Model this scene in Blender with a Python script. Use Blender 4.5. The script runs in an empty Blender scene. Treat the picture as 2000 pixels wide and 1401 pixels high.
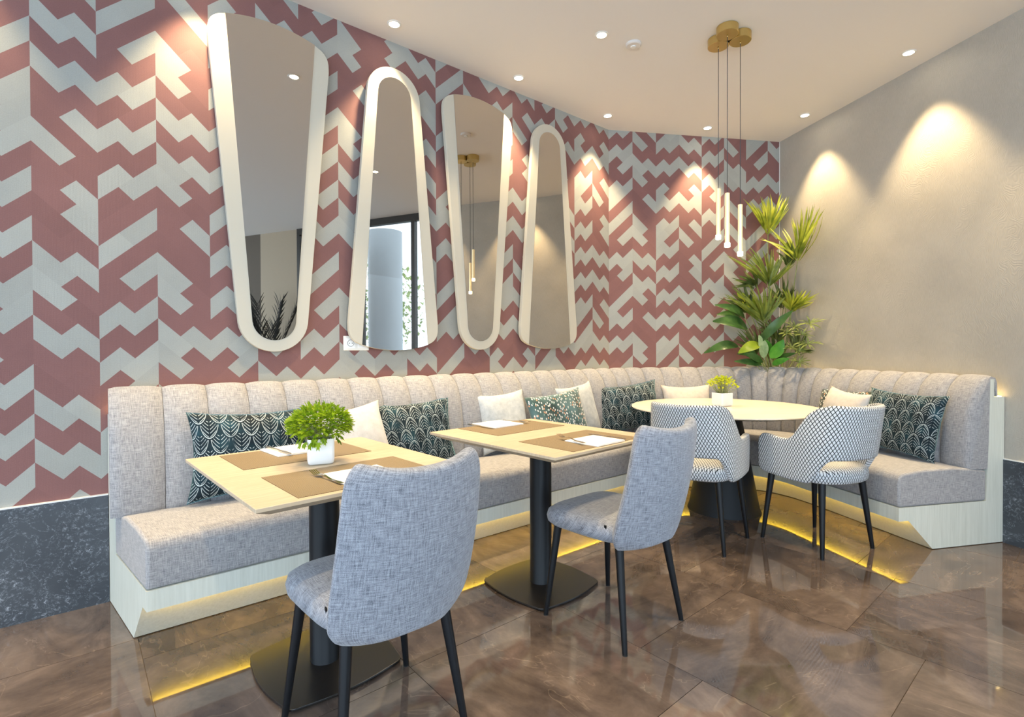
import bpy, bmesh, math, random
from mathutils import Vector, Matrix
random.seed(7)
PI = math.pi
S = bpy.context.scene
COL = S.collection

# ------------------------------------------------------------------ camera
F_PX, CY_PX, CAM_H = 1002.38, 693.22, 1.1727
PITCH, ROLL = math.radians(0.5868), math.radians(-0.21)
cam_d = bpy.data.cameras.new('camera'); cam = bpy.data.objects.new('camera', cam_d); COL.objects.link(cam)
fw = Vector((0, math.cos(PITCH), -math.sin(PITCH))); rt0 = Vector((1, 0, 0)); up0 = rt0.cross(fw)
rt = rt0*math.cos(ROLL) + up0*math.sin(ROLL); upv = -rt0*math.sin(ROLL) + up0*math.cos(ROLL)
m = Matrix.Identity(4)
for i in range(3):
    m[i][0] = rt[i]; m[i][1] = upv[i]; m[i][2] = -fw[i]
m[2][3] = CAM_H
cam.matrix_world = m
cam_d.sensor_width = 36; cam_d.lens = 36*F_PX/2000; cam_d.shift_y = (CY_PX-700.5)/2000
cam_d.clip_start = 0.02; cam_d.clip_end = 200
S.camera = cam
CAMP = Vector((0, 0, CAM_H))
def ray(x, y): return fw*F_PX + rt*(x-1000) - upv*(y-CY_PX)
def at(x, y, z=0.0):
    d = ray(x, y); return CAMP + d*((z-CAM_H)/d.z)
def atdepth(x, y, dep):
    d = ray(x, y); return CAMP + d*(dep/d.y)

# ------------------------------------------------------------------ world, light, exposure
S.view_settings.view_transform = 'Standard'; S.view_settings.look = 'None'
S.view_settings.exposure = 0.22; S.view_settings.gamma = 1.0; S.view_settings.use_curve_mapping = False
W = bpy.data.worlds.new('World'); S.world = W; W.use_nodes = True
bg = W.node_tree.nodes['Background']
bg.inputs['Color'].default_value = (0.66, 0.83, 1.0, 1); bg.inputs['Strength'].default_value = 3.9
SPOT_W = 125.0
WARM = (1.0, 0.75, 0.42)

# ------------------------------------------------------------------ helpers
def tag(o, label=None, cat=None, group=None, kind=None):
    if label: o['label'] = label
    if cat: o['category'] = cat
    if group: o['group'] = group
    if kind: o['kind'] = kind
    return o
def thing(name, label, cat, loc=(0, 0, 0), rz=0, group=None, kind=None):
    o = bpy.data.objects.new(name, None); COL.objects.link(o)
    o.location = loc; o.rotation_euler = (0, 0, rz); o.empty_display_size = .05
    return tag(o, label, cat, group, kind)

class MB:
    def __init__(s): s.v = []; s.f = []; s.uv = []; s.mi = []
    def add(s, vs, fs, uvs=None, mi=0):
        b = len(s.v); s.v += [Vector(p) for p in vs]
        for k, f in enumerate(fs):
            s.f.append([b+i for i in f]); s.mi.append(mi)
            s.uv.append([uvs[i] for i in f] if uvs else [(vs[i][0], vs[i][1]) for i in f])
        return s
    def grid(s, fn, nu, nv, closeu=False, closev=False, uvfn=None, mi=0, flip=False):
        vs = []; uvs = []
        for j in range(nv+1):
            for i in range(nu+1):
                a, b = i/nu, j/nv
                vs.append(fn(a, b)); uvs.append(uvfn(a, b) if uvfn else (a, b))
        fs = []
        for j in range(nv):
            for i in range(nu):
                q = [j*(nu+1)+i, j*(nu+1)+i+1, (j+1)*(nu+1)+i+1, (j+1)*(nu+1)+i]
                fs.append(q[::-1] if flip else q)
        return s.add(vs, fs, uvs, mi)
    def box(s, c, d, mi=0, rz=0):
        cx, cy, cz = c; dx, dy, dz = d[0]/2, d[1]/2, d[2]/2
        co, si = math.cos(rz), math.sin(rz)
        P = []
        for sz in (-1, 1):
            for sx, sy in ((-1, -1), (1, -1), (1, 1), (-1, 1)):
                x, y = sx*dx, sy*dy
                P.append((cx+x*co-y*si, cy+x*si+y*co, cz+sz*dz))
        F = [(0, 3, 2, 1), (4, 5, 6, 7), (0, 1, 5, 4), (1, 2, 6, 5), (2, 3, 7, 6), (3, 0, 4, 7)]
        b = len(s.v); s.v += [Vector(p) for p in P]
        for f in F:
            s.f.append([b+i for i in f]); s.mi.append(mi)
            n = (s.v[b+f[1]]-s.v[b+f[0]]).cross(s.v[b+f[2]]-s.v[b+f[1]])
            ax = max(range(3), key=lambda k: abs(n[k]))
            o = [k for k in range(3) if k != ax]
            s.uv.append([(s.v[b+i][o[0]], s.v[b+i][o[1]]) for i in f])
        return s
    def prism(s, poly, z0, z1, mi=0):
        n = len(poly)
        vs = [(x, y, z0) for x, y in poly]+[(x, y, z1) for x, y in poly]
        fs = [list(range(n))[::-1], list(range(n, 2*n))]+[[i, (i+1) % n, n+(i+1) % n, n+i] for i in range(n)]
        return s.add(vs, fs, None, mi)
    def loft(s, rings, cap0=True, cap1=True, mi=0, uv=True):
        n = len(rings[0]); vs = [p for r in rings for p in r]; fs = []
        for j in range(len(rings)-1):
            for i in range(n):
                k = (i+1) % n; fs.append([j*n+i, j*n+k, (j+1)*n+k, (j+1)*n+i])
        if cap0: fs.append(list(range(n))[::-1])
        if cap1: fs.append([(len(rings)-1)*n+i for i in range(n)])
        return s.add(vs, fs, None, mi)
    def lathe(s, prof, seg=32, c=(0, 0, 0), mi=0, cap0=True, cap1=True):
        rings = [[(c[0]+r*math.cos(2*PI*i/seg), c[1]+r*math.sin(2*PI*i/seg), c[2]+z) for i in range(seg)] for r, z in prof]
        return s.loft(rings, cap0, cap1, mi)
    def tube(s, pts, rad, seg=10, mi=0):
        pts = [Vector(p) for p in pts]; n = len(pts); R = rad if isinstance(rad, (list, tuple)) else [rad]*n
        rings = []; ref = None
        for k in range(n):
            t = (pts[min(k+1, n-1)]-pts[max(k-1, 0)]).normalized()
            if ref is None: ref = t.orthogonal().normalized()
            ref = (ref - t*ref.dot(t)).normalized(); b = t.cross(ref)
            rings.append([pts[k]+(ref*math.cos(2*PI*i/seg)+b*math.sin(2*PI*i/seg))*R[k] for i in range(seg)])
        return s.loft(rings, True, True, mi)
    def build(s, name, mats, parent=None, smooth=False, shift=None, auto=None):
        me = bpy.data.meshes.new(name)
        vs = [(p-Vector(shift))[:] for p in s.v] if shift is not None else [p[:] for p in s.v]
        me.from_pydata(vs, [], s.f)
        ul = me.uv_layers.new(name='UVMap'); k = 0
        flat = [c for f in s.uv for q in f for c in q]
        ul.data.foreach_set('uv', flat)
        if not isinstance(mats, (list, tuple)): mats = [mats]
        for q in mats: me.materials.append(q)
        me.polygons.foreach_set('material_index', s.mi)
        if smooth: me.polygons.foreach_set('use_smooth', [True]*len(s.f))
        me.update()
        if auto is not None:
            me.polygons.foreach_set('use_smooth', [True]*len(s.f)); me.set_sharp_from_angle(angle=math.radians(auto))
        o = bpy.data.objects.new(name, me); COL.objects.link(o)
        if parent: o.parent = parent
        return o
def bevel(o, w, seg=2, ang=35):
    b = o.modifiers.new('bevel', 'BEVEL'); b.width = w; b.segments = seg; b.limit_method = 'ANGLE'; b.angle_limit = math.radians(ang); b.use_clamp_overlap = True
    return o
def subsurf(o, l=1):
    b = o.modifiers.new('sub', 'SUBSURF'); b.levels = l; b.render_levels = l; return o
def solid(o, t, off=-1):
    b = o.modifiers.new('solid', 'SOLIDIFY'); b.thickness = t; b.offset = off; return o
def weld(o, d=1e-4):
    bm = bmesh.new(); bm.from_mesh(o.data); bmesh.ops.remove_doubles(bm, verts=bm.verts, dist=d)
    bmesh.ops.recalc_face_normals(bm, faces=bm.faces); bm.to_mesh(o.data); bm.free(); return o
def rrect(hx, hy, r, seg=6):
    P = []
    for cx, cy, a0 in ((hx-r, hy-r, 0), (-hx+r, hy-r, 90), (-hx+r, -hy+r, 180), (hx-r, -hy+r, 270)):
        for k in range(seg+1):
            a = math.radians(a0+90*k/seg); P.append((cx+r*math.cos(a), cy+r*math.sin(a)))
    return P
def spline(pts, n):
    pts = [Vector(p) for p in pts]; out = []; m_ = len(pts)-1
    for k in range(n+1):
        t = k/n*m_; i = min(int(t), m_-1); u = t-i
        p0 = pts[max(i-1, 0)]; p1 = pts[i]; p2 = pts[i+1]; p3 = pts[min(i+2, m_)]
        out.append(.5*((2*p1)+(p2-p0)*u+(2*p0-5*p1+4*p2-p3)*u*u+(3*p1-p0-3*p2+p3)*u**3))
    return out
def lerp(a, b, t): return a+(b-a)*t
def interp(tab, x):
    if x <= tab[0][0]: return tab[0][1]
    for (a, fa), (b, fb) in zip(tab, tab[1:]):
        if x <= b: return lerp(fa, fb, (x-a)/(b-a))
    return tab[-1][1]
def sstep(a, b, x):
    t = max(0, min(1, (x-a)/(b-a))); return t*t*(3-2*t)

# ------------------------------------------------------------------ materials
class X:                      # small expression wrapper over Math nodes
    nt = None
    def __init__(s, k): s.k = k
    @staticmethod
    def op(o, *a):
        n = X.nt.nodes.new('ShaderNodeMath'); n.operation = o
        for i, q in enumerate(a):
            if isinstance(q, X): X.nt.links.new(q.k, n.inputs[i])
            else: n.inputs[i].default_value = float(q)
        return X(n.outputs[0])
    def __add__(s, o): return X.op('ADD', s, o)
    __radd__ = __add__
    def __sub__(s, o): return X.op('SUBTRACT', s, o)
    def __rsub__(s, o): return X.op('SUBTRACT', o, s)
    def __mul__(s, o): return X.op('MULTIPLY', s, o)
    __rmul__ = __mul__
    def __truediv__(s, o): return X.op('DIVIDE', s, o)
    def frac(s): return X.op('FRACT', s)
    def floor(s): return X.op('FLOOR', s)
    def abs(s): return X.op('ABSOLUTE', s)
    def sqrt(s): return X.op('SQRT', s)
    def sin(s): return X.op('SINE', s)
    def lt(s, o): return X.op('LESS_THAN', s, o)
    def gt(s, o): return X.op('GREATER_THAN', s, o)
    def max(s, o): return X.op('MAXIMUM', s, o)
    def min(s, o): return X.op('MINIMUM', s, o)
    def mod(s, o): return X.op('FLOORED_MODULO', s, o)
    def smooth(s, a, b):
        n = X.nt.nodes.new('ShaderNodeMapRange'); n.interpolation_type = 'SMOOTHSTEP'
        X.nt.links.new(s.k, n.inputs[0]); n.inputs[1].default_value = a; n.inputs[2].default_value = b
        return X(n.outputs[0])
class M:
    def __init__(s, name, col=(.8, .8, .8), rough=.5, metal=0, spec=.5):
        s.m = bpy.data.materials.new(name); s.m.use_nodes = True; s.nt = s.m.node_tree; X.nt = s.nt
        s.b = s.nt.nodes['Principled BSDF']; s.out = s.nt.nodes['Material Output']
        s.b.inputs['Base Color'].default_value = (*col, 1); s.b.inputs['Roughness'].default_value = rough
        s.b.inputs['Metallic'].default_value = metal; s.b.inputs['Specular IOR Level'].default_value = spec
    def n(s, t, **kw):
        q = s.nt.nodes.new('ShaderNode'+t)
        for k, v in kw.items():
            if k in q.inputs: q.inputs[k].default_value = v
            else: setattr(q, k, v)
        return q
    def l(s, a, b): s.nt.links.new(a.k if isinstance(a, X) else a, b)
    def coord(s, which='UV', scale=(1, 1, 1), rot=0):
        tc = s.n('TexCoord'); mp = s.n('Mapping'); s.l(tc.outputs[which], mp.inputs[0])
        mp.inputs['Scale'].default_value = scale; mp.inputs['Rotation'].default_value = (0, 0, rot)
        return mp.outputs[0]
    def noise(s, co, scale=5, detail=3, rough=.5, dist=0):
        q = s.n('TexNoise'); s.l(co, q.inputs['Vector']); q.inputs['Scale'].default_value = scale
        q.inputs['Detail'].default_value = detail; q.inputs['Roughness'].default_value = rough; q.inputs['Distortion'].default_value = dist
        return X(q.outputs[0])
    def ramp(s, f, stops, interp_='LINEAR'):
        q = s.n('ValToRGB'); q.color_ramp.interpolation = interp_
        while len(q.color_ramp.elements) < len(stops): q.color_ramp.elements.new(.5)
        for e, (p, c) in zip(q.color_ramp.elements, stops): e.position = p; e.color = (*c, 1)
        s.l(f, q.inputs[0]); return q.outputs[0]
    def mix(s, f, a, b, mode='MIX'):
        q = s.n('Mix'); q.data_type = 'RGBA'; q.blend_type = mode
        for k, v in ((0, f), (6, a), (7, b)):
            if isinstance(v, (int, float)): q.inputs[k].default_value = v
            elif isinstance(v, tuple): q.inputs[k].default_value = (*v, 1)
            else: s.l(v, q.inputs[k])
        return q.outputs[2]
    def color(s, c): s.l(c, s.b.inputs['Base Color']); return s
    def bump(s, h, strength=.3, dist=.002):
        q = s.n('Bump'); q.inputs['Strength'].default_value = strength; q.inputs['Distance'].default_value = dist
        s.l(h, q.inputs['Height']); s.l(q.outputs[0], s.b.inputs['Normal']); return s
    def uv(s):
        tc = s.n('TexCoord'); sp = s.n('SeparateXYZ'); s.l(tc.outputs['UV'], sp.inputs[0])
        return X(sp.outputs[0]), X(sp.outputs[1])

def wallpaper(name, col):
    a = M(name, col, .75, spec=.25)
    x, y = a.uv()
    co = a.coord('UV', (1, 1, 1))
    big = a.noise(co, 5, 4, .6); fine = a.noise(a.coord('UV', (1, 1, 1)), 260, 2, .6)
    t = (big-.5)*.22 + (fine-.5)*.30 + 1.0
    at_ = a.n('Attribute'); at_.attribute_name = 'tone'
    t = t*X(at_.outputs['Fac'])
    mm = a.n('VectorMath'); mm.operation = 'SCALE'; mm.inputs[0].default_value = col
    a.l(t, mm.inputs['Scale']); a.color(mm.outputs[0])
    w = ((x+y)*PI*2/.006).sin()*((x-y)*PI*2/.006).sin()
    a.bump(w*.5+fine, .25, .0012)
    return a.m
m_pink = wallpaper('wallpaper_pink', (.222, .110, .106))
m_grey = wallpaper('wallpaper_grey', (.35, .36, .34))

def fabric(name, c0, c1, k=1.0):
    a = M(name, c1, .9, spec=.15)
    a.b.inputs['Sheen Weight'].default_value = .25
    n1 = a.noise(a.coord('UV', (340*k, 26*k, 1)), 1, 3, .6); n2 = a.noise(a.coord('UV', (26*k, 340*k, 1)), 1, 3, .6)
    n3 = a.noise(a.coord('UV', (1, 1, 1)), 420*k, 2, .5)
    x, y = a.uv()
    wv = (x*(2*PI*260*k)).sin()*(y*(2*PI*260*k)).sin()
    f = n1*.42+n2*.42+(n3-.5)*.3+wv*.035+.08
    a.color(a.ramp(f, [(.33, c0), (.62, c1)]))
    a.bump(f+wv*.2, .35, .0015)
    return a.m
m_bench = fabric('bench_weave', (.125, .130, .148), (.50, .485, .485))
m_chair = fabric('chair_weave', (.075, .082, .105), (.385, .405, .455))

def lattice():
    a = M('lattice_fabric', (.8, .8, .8), .85, spec=.2)
    x, y = a.uv()
    p = (x/.0165+y/.030).frac(); q = (x/.0165-y/.030).frac()
    d = (p-.5).abs().min((q-.5).abs())
    line = d.smooth(.125, .085)
    n = a.noise(a.coord('UV'), 500, 2)
    w = a.ramp(n, [(.3, (.60, .62, .64)), (.7, (.80, .82, .84))])
    a.color(a.mix(line, w, (.012, .018, .026)))
    a.bump(1-line, .3, .001)
    return a.m
m_lat = lattice()

def wood(name, c0, c1, sx, sy, rough=.45, co='Object'):
    a = M(name, c1, rough, spec=.4)
    n = a.noise(a.coord(co, (sx, sx, sy) if co == 'Object' else (sx, sy, 1)), 1, 5, .6, .6)
    n2 = a.noise(a.coord(co), 2.5, 2)
    a.color(a.ramp(n*.8+n2*.2, [(.32, c0), (.68, c1)])); a.bump(n, .06, .001)
    return a.m
m_benchwood = wood('pale_limed_wood', (.60, .61, .53), (.72, .73, .65), 90, 4)
m_oak = wood('oak_top', (.50, .385, .260), (.64, .525, .385), 6, 90, .4, 'UV')
m_oakedge = wood('oak_edge', (.40, .33, .24), (.62, .54, .41), 14, 240, .5, 'UV')
m_roundtop = wood('round_top_pale', (.76, .66, .52), (.86, .79, .67), 3, 60, .3, 'UV')

def simple(name, col, rough=.5, metal=0, spec=.5): return M(name, col, rough, metal, spec).m
m_black = simple('black_powder_metal', (.006, .007, .009), .42, 0, .3)
def plate():
    a = M('dark_steel_plate', (.016, .014, .013), .30, 0, .6)
    n = a.noise(a.coord('Object'), 60, 3); a.bump(n, .03, .0006); return a.m
m_plate = plate()
m_white = simple('white_gloss', (.86, .87, .88), .12)
m_paper = simple('napkin_paper', (.88, .87, .85), .8)
m_steel = simple('cutlery_steel', (.66, .60, .50), .18, 1)
m_brass = simple('brushed_brass', (.66, .50, .20), .30, 1)
m_cord = simple('cord_grey', (.08, .08, .085), .6)
m_mirror = M('mirror_glass', (.60, .57, .53), .012, 1).m
m_frame = M('mirror_frame_cream', (.55, .52, .44), .45).m
m_plastic = simple('white_plastic', (.80, .80, .78), .3)
m_dark = simple('dark_hole', (.02, .02, .02), .6)
m_soil = simple('soil', (.03, .02, .012), .95)
m_pot = simple('planter_charcoal', (.04, .04, .042), .6)
def emit(name, col, st):
    a = M(name, col); e = a.n('Emission'); e.inputs[0].default_value = (*col, 1); e.inputs[1].default_value = st
    a.l(e.outputs[0], a.out.inputs[0]); return a.m
m_lamp = emit('downlight_lamp', (1, .86, .62), 40)
m_led = emit('led_yellow', (1, .62, .05), 34)
m_ledback = emit('led_warm', (1, .70, .28), 12)
m_tip = emit('pendant_tip', (1, .82, .50), 14)
m_tube = M('pendant_tube_gold', (.95, .80, .48), .35, .6)
m_tube.b.inputs['Emission Color'].default_value = (1, .83, .50, 1); m_tube.b.inputs['Emission Strength'].default_value = .40
m_tube = m_tube.m

def ceilmat():
    a = M('ceiling_paint', (.80, .77, .74), .9, spec=.2); n = a.noise(a.coord('Object'), 200, 2); a.bump(n, .04, .0008); return a.m
m_ceil = ceilmat()
def beige():
    a = M('combed_beige_wallcovering', (.5, .46, .39), .42, spec=.45)
    co = a.coord('UV')
    n = a.noise(co, 3, 3, .5)
    x, y = a.uv()
    ph = n*26.0
    w = ((x*1.0+ph*.02)*(2*PI/.011)+ (y*7.0)).sin()
    fine = a.noise(a.coord('UV', (240, 26, 1)), 1, 3)
    a.color(a.ramp(n*.55+fine*.45, [(.3, (.37, .345, .30)), (.7, (.47, .44, .385))]))
    a.bump(w*.4+fine, .35, .0015)
    return a.m
m_beige = beige()
def granite():
    a = M('dark_granite', (.05, .06, .07), .22, spec=.5)
    co = a.coord('UV')
    n = a.noise(co, 7, 8, .72, 1.6); n2 = a.noise(co, 24, 6, .75, 1.2); n3 = a.noise(co, 3, 3)
    n4 = a.noise(co, 60, 8, .8, .8); n5 = a.noise(co, 5, 4, .6, .6)
    v = n4.smooth(.50, .74)*n5.smooth(.42, .66)*1.0+(n-.5).abs().smooth(.018, .0)*n4.smooth(.42, .7)*.8
    base = a.ramp(n3, [(.3, (.030, .036, .045)), (.7, (.062, .072, .086))])
    a.color(a.mix(v.max(0).min(1), base, (.42, .46, .52)))
    return a.m
m_granite = granite()
def marble():
    a = M('brown_marble_tile', (.1, .07, .05), .06, spec=1.0)
    tc = a.n('TexCoord'); oi = a.n('ObjectInfo')
    off = a.n('VectorMath'); off.operation = 'MULTIPLY_ADD'
    cmb = a.n('CombineXYZ'); a.l(oi.outputs['Random'], cmb.inputs[0]); a.l(oi.outputs['Random'], cmb.inputs[1])
    off.inputs[1].default_value = (37, 91, 13); a.l(cmb.outputs[0], off.inputs[0]); a.l(tc.outputs['Object'], off.inputs[2])
    mp = a.n('Mapping'); a.l(off.outputs[0], mp.inputs[0]); mp.inputs['Scale'].default_value = (1.0, 2.2, 1)
    n = a.noise(mp.outputs[0], 2.0, 7, .62, 1.1); n2 = a.noise(off.outputs[0], 11, 5, .65, .5); n3 = a.noise(mp.outputs[0], 1.1, 5, .55, .9)
    rnd = X(oi.outputs['Random'])
    base = a.ramp(n*.75+n2*.25+(rnd-.5)*.14, [(.30, (.050, .037, .031)), (.50, (.115, .087, .073)), (.72, (.215, .165, .135))])
    vein = (n3-.5).abs().smooth(.0045, .0)*(n2-.25)*1.3
    a.color(a.mix((vein*.55).max(0).min(1), base, (.36, .28, .215)))
    r = n2*.04+.025
    a.l(r, a.b.inputs['Roughness'])
    return a.m
m_marble = marble()
m_grout = simple('grout', (.20, .16, .13), .8)

def deco(flip=False):
    a = M('velvet_deco'+('_inverted' if flip else ''), (.02, .08, .1), .7, spec=.25)
    a.b.inputs['Sheen Weight'].default_value = .35; a.b.inputs['Sheen Tint'].default_value = (.35, .75, .85, 1); a.b.inputs['Sheen Roughness'].default_value = .35
    u, v = a.uv()
    if flip: v = 1.0-v
    x = u/.086; y = v/.070              # scale width, row height (half scale height)
    r0 = y.floor(); fy = y.frac()
    def local(row, dyoff):
        sh = row.mod(2.0)*.5
        dx = (x+sh).frac()-.5
        return dx, fy+dyoff
    dx1, dy1 = local(r0-1.0, 1.0)        # lower row, in front
    dx0, dy0 = local(r0, 0.0)
    def dist(dx, dy): return ((dx*dx)*4.0+(dy*dy)*.58).sqrt()
    d1 = dist(dx1, dy1); d0 = dist(dx0, dy0)
    front = d1.lt(1.0)
    d = d1*front+d0*(1.0-front); dx = dx1*front+dx0*(1.0-front); dy = dy1*front+dy0*(1.0-front)
    ring = ((d-.90).abs()).smooth(.036, .014)
    # fern ribs: rising curved ribs either side of the centre line
    t = dy*1.1+(dx.abs()*2.0)*(dx.abs()*2.0)*.35+dx.abs()*1.0
    rib = ((t*3.6).frac()-.5).abs().smooth(.135, .06)*(d.lt(.84))*(dx.abs().gt(.035))
    ln = ring.max(rib)
    n = a.noise(a.coord('UV'), 9, 3)
    base = a.ramp(n, [(.3, (.003, .008, .013)), (.5, (.005, .018, .027)), (.72, (.018, .068, .092))])
    nl = a.noise(a.coord('UV'), 14, 3)
    a.color(a.mix(ln*nl.smooth(.25, .5), base, (.50, .57, .58)))
    a.bump(ln, .25, .001)
    return a.m
m_deco = deco(); m_deco_inv = deco(True)
def speckle(name, base0, base1, dens):
    a = M(name, base1, .7, spec=.25)
    a.b.inputs['Sheen Weight'].default_value = .4
    co = a.coord('UV', (62, 40, 1), .4)
    v = a.n('TexVoronoi'); v.voronoi_dimensions = '2D'; a.l(co, v.inputs['Vector']); v.inputs['Scale'].default_value = 1.0
    sp = a.n('SeparateColor'); a.l(v.outputs['Color'], sp.inputs[0])
    d = X(v.outputs['Distance']).lt(.30); r = X(sp.outputs[0]); g = X(sp.outputs[1])
    mask = d*(r.lt(dens))
    c = a.ramp(g, [(0, (.86, .84, .78)), (.45, (.80, .80, .78)), (.62, (.72, .36, .20)), (.80, (.25, .38, .33))], 'CONSTANT')
    n = a.noise(a.coord('UV'), 6, 2)
    a.color(a.mix(mask, a.ramp(n, [(.35, base0), (.65, base1)]), c))
    return a.m
m_speck = speckle('speckled_green_velvet', (.02, .055, .05), (.12, .22, .22), .75)
m_speckd = speckle('speckled_dark_velvet', (.012, .025, .02), (.03, .055, .045), .65)
def plainc(name, c0, c1):
    a = M(name, c1, .9, spec=.15); a.b.inputs['Sheen Weight'].default_value = .2
    n = a.noise(a.coord('UV'), 26, 4, .6); f = a.noise(a.coord('UV'), 300, 2)
    a.color(a.ramp(n*.6+f*.4, [(.35, c0), (.65, c1)])); a.bump(f+n, .25, .001); return a.m
m_pale = plainc('pale_linen', (.58, .56, .54), (.72, .70, .68))
m_palegrey = plainc('pale_grey_linen', (.44, .47, .49), (.66, .68, .68))
m_palebeige = plainc('pale_beige_linen', (.58, .53, .48), (.72, .67, .61))
def placemat():
    a = M('woven_gold_vinyl', (.4, .27, .12), .45, spec=.4)
    x, y = a.uv()
    p = ((x*(2*PI/.0052)).sin()*(y*(2*PI/.0052)).sin())
    g = (x/.0052).frac().lt(.2).max((y/.0052).frac().lt(.2))
    n = a.noise(a.coord('UV'), 500, 2)
    a.color(a.mix(g, a.ramp(p*.5+.5+(n-.5)*.5, [(.2, (.20, .145, .078)), (.8, (.43, .335, .20))]), (.11, .07, .03)))
    a.bump(p, .4, .0012)
    return a.m
m_mat = placemat()
def leafm(name, c0, c1, tr=.35, rough=.4, sc=30):
    a = M(name, c1, rough, spec=.4)
    n = a.noise(a.coord('Object'), sc, 3)
    c = a.ramp(n, [(.3, c0), (.7, c1)]); a.color(c)
    t = a.n('BsdfTranslucent'); a.l(c, t.inputs[0])
    mx = a.n('MixShader'); mx.inputs[0].default_value = tr
    a.l(a.b.outputs[0], mx.inputs[1]); a.l(t.outputs[0], mx.inputs[2]); a.l(mx.outputs[0], a.out.inputs[0])
    return a.m
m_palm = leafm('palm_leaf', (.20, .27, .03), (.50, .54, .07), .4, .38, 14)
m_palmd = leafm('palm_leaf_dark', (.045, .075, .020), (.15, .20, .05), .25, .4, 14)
m_stem = leafm('palm_stem', (.22, .26, .10), (.36, .40, .17), .1)
m_broad = leafm('broad_leaf', (.025, .075, .018), (.085, .18, .045), .2, .25, 8)
m_broady = leafm('broad_leaf_yellow', (.18, .30, .02), (.50, .58, .06), .35, .3, 6)
m_bright = leafm('bright_leaf', (.05, .26, .025), (.16, .48, .06), .35, .3, 10)
m_bush = leafm('bush_leaf', (.10, .24, .008), (.44, .58, .03), .35, .45, 22)
m_bush2 = leafm('grass_bush_leaf', (.32, .42, .01), (.72, .76, .04), .35, .5, 40)
m_papy = leafm('papyrus_leaf', (.12, .17, .04), (.40, .46, .14), .3)
m_blackpalm = simple('dark_palm', (.012, .010, .006), .6)
def treeleaf():
    return leafm('street_tree_leaf', (.20, .26, .08), (.45, .52, .2), .4, .6, 6)
m_tree = treeleaf()

# ------------------------------------------------------------------ room geometry constants
Zc, Zg = 3.15, .501
A1 = math.radians(39.058)
d1 = Vector((math.cos(A1), math.sin(A1), 0)); n1 = Vector((d1.y, -d1.x, 0)); w1 = Vector((-1.9517, 2.35, 0))
U12 = 3.6444
e12 = w1+d1*U12; c23 = Vector((2.5693, 4.9323, 0)); d2 = (c23-e12).normalized(); n2 = Vector((d2.y, -d2.x, 0)); L2 = (c23-e12).length
A3 = math.radians(77.94); d3 = Vector((math.cos(A3), -math.sin(A3), 0)); n3 = Vector((d3.y, -d3.x, 0))
U_LEFT = -3.3
def P1(u, n=0, z=0): p = w1+d1*u+n1*n; return Vector((p.x, p.y, z))
def P2(u, n=0, z=0): p = e12+d2*u+n2*n; return Vector((p.x, p.y, z))
def P3(u, n=0, z=0): p = c23+d3*u+n3*n; return Vector((p.x, p.y, z))
U_GL0 = (4.9323-2.2)/math.sin(A3); U_GL1 = (4.9323+0.50)/math.sin(A3); U_END = (4.9323+3.6)/math.sin(A3)

# ---- patterned walls: every printed lozenge is a face of the wall sheet
CW, CP, ZREF = .2251, .108, 2.7376
def seq(start, s): return {start+i: (1 if c == 'P' else 0) for i, c in enumerate(s.replace(' ', ''))}
# (direction, high-edge colours by interval, low-edge colours by interval)
D = [
 ('up', seq(-4, 'PGGPGPGPGPGGPGPGPGPG'), seq(-4, 'GPGPPGGPGPPGPPPGGPGPP')),
 ('down', seq(-4, 'GPGGPPPGGPGPGGPPPGGP'), seq(-4, 'GPPGPPGPPPPGPGPPGPPPP')),
 ('up', seq(-4, 'GPGPPGPGPGPGPGPGPGPG'), seq(-4, 'PGPGPGGPGGGPGPGPGPGG')),
 ('down', seq(-4, 'GPGPPGPPGPPPPGPGPPGP'), seq(-4, 'PGPGPGGPGPPGGPGPGPGP')),
 ('up', seq(-4, 'PGPGGPGPGPGPGGPGPGPG'), seq(-4, 'GPGPGPPGPPGPPGPPGPGP')),
 ('down', seq(-4, 'GPGGPGPGPPGGPGPGGPPP'), seq(-4, 'PPPGGPPGPGGPPGPGPGPP')),
 ('up', seq(-4, 'PGPGPGPGPGPGPGPGPGPG'), seq(-4, 'GGPPGPGPPGPGPGGPGPGP')),
 ('down', seq(-4, 'GPPGPGPGPPGPGPGPGGPP'), seq(-4, 'PGGPGPGPGPGPGPPGPGPG')),
]
CC = {
 0: ('up', seq(0, 'PGPGGGPGPGPGGPPGPGPG'), None),
 1: ('down', seq(0, 'GPGPPGPPPPGGPGPPGPGPP'), seq(-1, 'GPGPGPGPPGGPGPPGPPGPGPG')),
 2: ('up', seq(-2, 'GPGPGPGPGPGPGPGPGGP'), seq(-1, 'PGPPGPGPGPPGPPGPGPPGGP')),
 3: ('down', seq(-2, 'PPGGPGPGGPPPGGPGGPG'), seq(-3, 'PPGPPPPGPGPPGPPPPGPP')),
 4: ('up', seq(6, 'PGPGPGPGGP'), seq(-4, 'PPGGGPGPGPGPGPGPGPGPP')),
 6: ('up', seq(-4, 'PGPGPGPGPGPGPGPGPGPG'), seq(-4, 'PPGPPGPGPGPPGPPGPPGPG')),
 7: ('down', seq(-4, 'GGPPPGGPGPGGPPPGGPGGP'), None),
}
def shifted(t, k): return (t[0], {i+k: c for i, c in t[1].items()} if t[1] else None, {i+k: c for i, c in t[2].items()} if t[2] else None)
CC[7] = ('down', CC[7][1], shifted(CC[3], 1)[2])
CC[5] = shifted(CC[1], 2); CC[8] = shifted(CC[4], 1); CC[9] = shifted(CC[1], 1)
for k in range(10, 18): CC[k] = shifted(D[(k-10) % 4], -6 if k < 14 else -3)
for k in range(-14, 0): CC[k] = shifted(D[(k+14) % 4], (k*3) % 7-3)
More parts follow.
